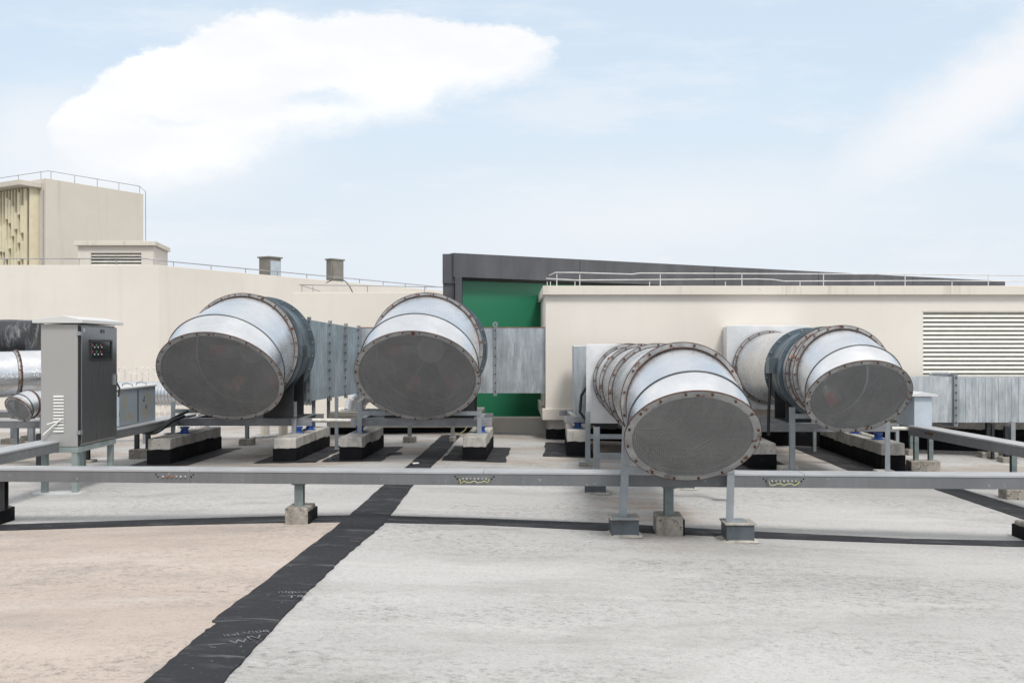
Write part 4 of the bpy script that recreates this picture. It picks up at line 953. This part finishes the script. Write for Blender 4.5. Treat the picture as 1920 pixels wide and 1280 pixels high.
m = MB(); m.box((lx0+.001, yw+.01, lz0+.001), (lx0+.022, yw+.139, lz1-.001)); m.box((lx1-.022, yw+.01, lz0+.001), (lx1-.001, yw+.139, lz1-.001)); m.box((lx0+.022, yw+.01, lz1-.022), (lx1-.022, yw+.139, lz1-.001)); m.build('louvre_frame', M['slat'], lv)
ns = 16
for k in range(ns):
    z = lz1-.06-k*.0765
    MB().prism([(lx0+.022, yw+.018, z-.042), (lx0+.022, yw+.026, z-.044), (lx0+.022, yw+.062, z+.012), (lx0+.022, yw+.054, z+.014)], (lx1-lx0-.044, 0, 0)).build('louvre_slat', M['slat'], lv)
# pipe railing on its roof
def rail(name, lab, pts, posts, r, zb_, mat='rail', cat='railing', group='thin railings along the roof edges', base=None):
    o = thing(name, lab, cat, Vector((pts[0][0], pts[0][1], zb_)), 0, group)
    for q_ in range(1): MB().tube(pts, r, 8).build('top_rail', M[mat], o)
    for (x, y, z0, z1) in posts: MB().tube([(x, y, z0), (x, y, z1)], r*.9, 8).build('upright', M[mat], o)
    return o
yr = 17.2; zr1 = H+138/F0*yr
rail('pipe_railing', 'white pipe railing, the taller nearer one on the plant room roof', [(P(1030, 516, yr+.3)), P(1041, 511, yr), P(1078, 511, yr), P(1185, 514, yr), P(1200, 512, yr), P(1400, 513, yr), P(1700, 514, yr), P(1960, 517, yr), P(2300, 520, yr)],
     [((px-960)/F0*yr, yr, 2.68, zr1-.02) for px in (1044, 1087, 1238, 1391, 1544, 1697, 1853, 2010)], .010, 2.68, 'white_rail')
yr = 18.6; zr2 = H+123/F0*yr
rail('pipe_railing', 'white pipe railing, the lower farther one on the plant room roof', [P(1024, 522, yr), P(1040, 523, yr), P(1080, 525, yr), P(1420, 523, yr), P(1450, 524, yr), P(1470, 527, yr), P(1760, 526, yr), P(2000, 528, yr)],
     [((px-960)/F0*yr, yr, 2.68, zr2-.01) for px in (1026, 1032, 1078, 1218, 1360, 1500, 1640, 1785, 1930)], .009, 2.68, 'white_rail')

# ================================================================ green glass hall behind
o = thing('glass_hall', 'hall with green glass wall under a deep sloping charcoal fascia', 'building', (4, 22, 0))
fa = Vector(((850-960)/F0*18.9, 18.9, 0)); fd = Vector((15.1, 8.2, 0)).normalized(); fn = Vector((-fd.y, fd.x, 0)); Lf = 17.15
zt_ = H+176/F0*18.9; zb2 = H+131/F0*18.9
fb = fa+fd*.17
def wallseg(m, a, d, n, l0, l1, z0, z1, t0, t1, mi=0):
    p = [a+d*l0+n*t0, a+d*l1+n*t0, a+d*l1+n*t1, a+d*l0+n*t1]; return m.prism([q+ZZ*z0 for q in p], ZZ*(z1-z0), mi)
seams = [0, 2.95, 6.6, 9.9, 13.3, 16.4, Lf]
for a, b in zip(seams, seams[1:]):
    wallseg(MB(), fa, fd, fn, a+.006, b-.006, zb2, zt_, 0, .25).build('fascia_panel', M['dark_fascia'], o)
wallseg(MB(), fa, fd, fn, 1.6, Lf, zb2+.02, zt_-.02, .251, .9).build('roof_slab', M['black'], o)
wallseg(MB(), fa, fd, fn, .20, Lf, -.2, zb2-.05, .25, .30).build('glass_panel', M['green_glass'], o)
wallseg(MB(), fa, fd, fn, .20, Lf, zb2-.05, zb2+.01, .2, .32).build('head_frame', M['black'], o)
cl = Vector(((831-960)/F0*19.1, 19.1, 0))
MB().box((cl.x, 19.02, -.2), (cl.x+.23, 19.5, H+118/F0*19.1)).box((cl.x-.005, 18.98, H+118/F0*19.1), (cl.x+.25, 19.5, H+173/F0*19.1)).build('corner_column', M['dark_fascia'], o, bevel=.004)
MB().box((cl.x+.25, 18.86, -.2), (cl.x+.38, 19.5, zb2-.001)).build('corner_column', M['dark_fascia'], o, bevel=.004)
m = MB().box((-1.25, 17.95+.2, -.3), (.66, 18.5, H-133/F0*18.15)); m.build('sill_wall', M['wall_b'], None, (-.3, 18.3, gz(-.3, 18)), **tag('low cream sill wall below the green glass, left of the plant room corner', 'low wall'))
# ================================================================ left walls and tower
Yc = 26.0; zc_ = H+153/F0*Yc; Xc = (297-960)/F0*Yc; Ye = 37.9; Xe = (830-960)/F0*Ye
o = thing('parapet_wall', 'big cream rooftop wall behind the cabinet and leftmost duct, turning back at a seam', 'wall', (Xc, Yc, gz(Xc, Yc)), 0)
MB().box((Xc-16, Yc, -.6), (Xc, Yc+.4, zc_)).build('front_face', M['wall_b'], o, bevel=.01)
d = (Vector((Xe, Ye, 0))-Vector((Xc, Yc, 0))).normalized(); n = Vector((-d.y, d.x, 0)); A_ = Vector((Xc+.003, Yc, 0))
wallseg(MB(), A_, d, n, 0, 15.5, -.6, zc_-.002, 0, .4).build('returning_face', M['wall_b'], o, bevel=.01)
rr = [(Xc-16, Yc+.2, zc_+.19), (Xc-1, Yc+.2, zc_+.19), (Xc-.4, Yc+.2, zc_+.19), (Xc, Yc+.25, zc_+.14), (Xc+d.x, Yc+.25+d.y, zc_+.14), (Xe, Ye, zc_+.14)]
ps = [(Xc-.2-k*1.02, Yc+.2, zc_, zc_+.19) for k in range(0, 9)]+[(Xc+d.x*(.4+k*1.35), Yc+.25+d.y*(.4+k*1.35), zc_, zc_+.14) for k in range(10)]
rail('thin_railing', 'thin grey wire railing on top of the big left wall', rr, ps, .014, zc_)
y2 = 22.0; z2 = H+102/F0*y2; xa, xb = (547-960)/F0*y2, (862-960)/F0*y2
MB().box((xa, y2, -.5), (xb, y2+.35, z2)).box((xa, y2+.35, -.5), (xa+.3, y2+3, z2)).build('parapet_wall', M['wall'], None, ((xa+xb)/2, y2, gz(-3, y2)), bevel=.01, **tag('lower cream wall between the two left fans, in front of the big wall', 'wall'))
zr_ = H+116/F0*y2
rail('thin_railing', 'thin wire railing on the lower wall behind the second fan', [P(600, 546, y2+2.2), P(562, 534, y2+.2), P(700, 536, y2+.2), P(862, 539, y2+.2)], [((px-960)/F0*(y2+.2), y2+.2, z2, zr_-.02) for px in (566, 587, 689, 796)], .010, z2)
cablet('thin black cable arching down from the second roof box', [P(612, 530, 24), P(625, 525, 23.5), P(643, 525, 23), P(654, 535, 22.4), P(661, 548, 22.1)], .012)
for lab, px0, px1, px2, pt, pb, y, m2 in (('taupe roof cabinet with a pale bluish door, left of the pair above the big wall', 482, 505, 521, 483, 530, 33, 'box_blue'), ('taupe roof cabinet, right of the pair above the big wall', 609, 622, 640, 487, 540, 33, 'stain_box')):
    a, b, c = [(p-960)/F0*y for p in (px0, px1, px2)]; zt2 = H+(650-pt)/F0*y
    o = thing('roof_cabinet', lab, 'cabinet', ((a+c)/2, y, 1.6), 0, 'taupe cabinets on the high roof')
    m = MB(); p = [Vector((a, y+.25, 1.6)), Vector((b, y, 1.6)), Vector((c, y+.45, 1.6)), Vector((a+(c-b), y+.7, 1.6))]
    m.prism(p, ZZ*(zt2-1.6)); m.build('cabinet_body', M['stain_box'], o, bevel=.01)
    dd = (p[2]-p[1]); nn = Vector((dd.y, -dd.x, 0)).normalized()*.02
    MB().prism([p[1]+dd*.08+nn*.1+ZZ*.1, p[1]+dd*.94+nn*.1+ZZ*.1, p[1]+dd*.94+nn+ZZ*.1, p[1]+dd*.08+nn+ZZ*.1], ZZ*(zt2-1.6-.2)).build('door', M[m2], o)
    cpt = sum(p, Vector())/4; MB().prism([cpt+(q-cpt)*1.16+ZZ*(zt2-1.6+.002) for q in p], ZZ*.05).build('cover', M['stain_box'], o)
MB().box((-14, 33.9, -.5), (-2, 36, 1.595)).box((-10, 32.7, -.5), (-5, 33.89, 1.59)).build('upper_roof', M['wall_b'], None, (-8, 34, gz(-8, 34)), **tag('hidden cream roof step carrying the pair of taupe cabinets', 'roof step'))
# louvre house
Yh = 30.5; z0, z1 = 1.0, H+189/F0*Yh; a, b = (146-960)/F0*Yh, (288-960)/F0*Yh
o = thing('vent_house', 'small cream vent house with a flat cap and dark louvre above the big left wall', 'vent house', ((a+b)/2, Yh, gz(-12, 26)))
lx0, lx1, lz0, lz1 = (170-960)/F0*Yh, (265-960)/F0*Yh, 3.9, H+176/F0*Yh
lz0 = min(4.1, lz1-.5)
MB().box((a, Yh, -.5), (lx0, Yh+.2, z1)).box((lx1, Yh, -.5), (b, Yh+.2, z1)).box((lx0, Yh, lz1), (lx1, Yh+.2, z1)).box((lx0, Yh, -.5), (lx1, Yh+.2, lz0)).build('front_wall', M['wall_b'], o)
dv = Vector((.33, 1.0, 0)); dl = 2.0
MB().prism([(b+.002, Yh, -.5), (b-.27, Yh+dl, -.5), (b-.5, Yh+dl, -.5), (b-.22, Yh+.21, -.5)], ZZ*(z1+.5-.002)).build('side_wall', M['wall_b'], o)
MB().prism([(a-.08, Yh-.12, z1+.002), (b+.10, Yh-.12, z1+.002), (b-.18, Yh+dl, z1+.002), (a-.08, Yh+dl, z1+.002)], ZZ*.14).build('cap', M['coping'], o, bevel=.01)
lv = MB().box((lx0+.001, Yh+.12, lz0+.001), (lx1-.001, Yh+.15, lz1-.001)).build('louvre', M['void'], o)
for k in range(5):
    z = lz1-.05-k*.10; MB().prism([(lx0+.002, Yh+.02, z-.045), (lx0+.002, Yh+.03, z-.05), (lx0+.002, Yh+.11, z+.02), (lx0+.002, Yh+.10, z+.025)], (lx1-lx0-.004, 0, 0)).build('louvre_slat', M['slat'], lv)
# tower
Yt = 35.0; zt3 = H+316/F0*Yt; T0 = Vector(((86-960)/F0*Yt, Yt, 0)); T1 = Vector(((269-960)/F0*38.6, 38.6, 0)); td = (T1-T0).normalized(); tn = Vector((-td.y, td.x, 0)); tl = (T1-T0).length
o = thing('stair_tower', 'cream stair tower with a screen of vertical fins at the left edge', 'tower', (T0.x, T0.y, gz(-17, 35)))
wallseg(MB(), T0, td, tn, 0, tl, -.5, zt3, 0, 11).build('tower_body', M['tower'], o, bevel=.02)
# fins stand in front of the left face (plane through T0, normal -td)
fp = T0-td*.35+tn*.45
for k in range(30):
    s_ = .12+k*.19
    p = fp+tn*s_; segs = []; z = 3.6
    mb_ = MB(); mb_.prism([p+ZZ*3.0, p+tn*.05+ZZ*3.0, p+tn*.05-td*.12+ZZ*3.0, p-td*.12+ZZ*3.0], ZZ*(zt3-.38-3.0))
    z = 3.0+random.uniform(0, .6)
    while z < zt3-1.0:
        h_ = random.uniform(.3, 1.1); mb_.prism([p+tn*.051+ZZ*z, p+tn*.188+ZZ*z, p+tn*.188-td*.16+ZZ*z, p+tn*.051-td*.16+ZZ*z], ZZ*min(h_, zt3-.5-z)); z += h_+random.uniform(.25, .9)
    mb_.build('fin', M['fin'], o)
wallseg(MB(), T0-td*.85, td, tn, 0, .849, zt3-.34, zt3-.14, .25, 11).build('eave_slab', M['tower'], o, bevel=.02)
wallseg(MB(), T0-td*.34, td, tn, 0, .33, -.5, zt3-.341, .42, .5).build('screen_post', M['fin'], o)
r0 = T0+tn*8+ZZ*(zt3+.28); r1 = T0+td*.1+ZZ*(zt3+.28); r2 = T1-td*.2+ZZ*(zt3+.28); r3 = T1+td*.1+ZZ*(zt3+.1); r4 = T1+td*.12+ZZ*1
rail('thin_railing', 'thin grey wire railing on the stair tower, running down its right corner', [r0, r1, r2, r3, r4], [((T0+td*(tl*k/4.4+.2)).x, (T0+td*(tl*k/4.4+.2)).y, zt3, zt3+.28) for k in range(5)]+[((T0+tn*(k*1.4+.3)).x, (T0+tn*(k*1.4+.3)).y, zt3, zt3+.28) for k in range(5)], .012, zt3)
MB().tube([T0-td*.03+tn*.12+ZZ*2, T0-td*.03+tn*.12+ZZ*(zt3-.4)], .012, 6).build('down_cable', M['rail'], o)

# ---------------------------------------------------------------- loose things on the roof
ps = []
for k in range(40):
    p = G(474+k*1.15, 823-k*.10); ps.append(p+Vector((0, .02*math.sin(k*.5), .030)))
MB().tube(ps, [.024+.006*math.sin(k*1.9) for k in range(40)], 8).build('white_rope', M['white_tie'], None, ps[20], **tag('thick white rope lying under the leftmost duct, in front of the pipe stubs', 'rope'))
for k, (px, lab) in enumerate(((497, 'cream pipe stub behind the leftmost fan frame, the left one'), (531, 'cream pipe stub behind the leftmost fan frame, the right one'))):
    y = 18.2; x = (px-960)/F0*y; g = gz(x, y)
    m = MB().lathe((x, y, g), ZZ, [(0, .085), (.33, .085), (.33, .11), (.38, .11), (.38, .001)], 28); m.build('pipe_stub', M['coping'], None, (x, y, g), **tag(lab, 'pipe stub', 'cream pipe stubs on the roof'))
ps = [P(845, 792, 15.6), P(847, 803, 15.7), P(853, 812, 15.8), P(862, 813, 15.8), P(872, 806, 15.8), P(878, 795, 15.8)]
cb_ = MB().tube(ps, .009, 6).build('earth_cable', M['wire'], None, ps[3], **tag('yellow-green earth cable looping below the frame of the second duct', 'cable'))
def scrap(lab, px, py, w_, d_, rot, mat):
    c = G(px, py); m = MB(Matrix.Translation(c+Vector((0, 0, .02))) @ Matrix.Rotation(R(rot), 4, 'Z') @ Matrix.Rotation(R(2), 4, 'X'))
    m.prism([(-w_/2, -d_/2, 0), (w_*.4, -d_*.4, 0), (w_/2, d_*.1, 0), (w_*.1, d_/2, 0), (-w_*.4, d_*.3, 0)], (0, 0, .008)); m.build('scrap_piece', mat, None, c, **tag(lab, 'scrap', 'scraps left on the roof'))
scrap('curled scrap of black membrane right of the plinth under the second duct', 741, 852, .22, .16, 15, M['tar'])
scrap('white scrap lying on the wide bitumen strip just behind the near tray', 779, 871, .10, .08, 30, M['white_tie'])
scrap('small black scrap on pale roof, right of the second plinth', 628, 862, .12, .07, 60, M['tar'])
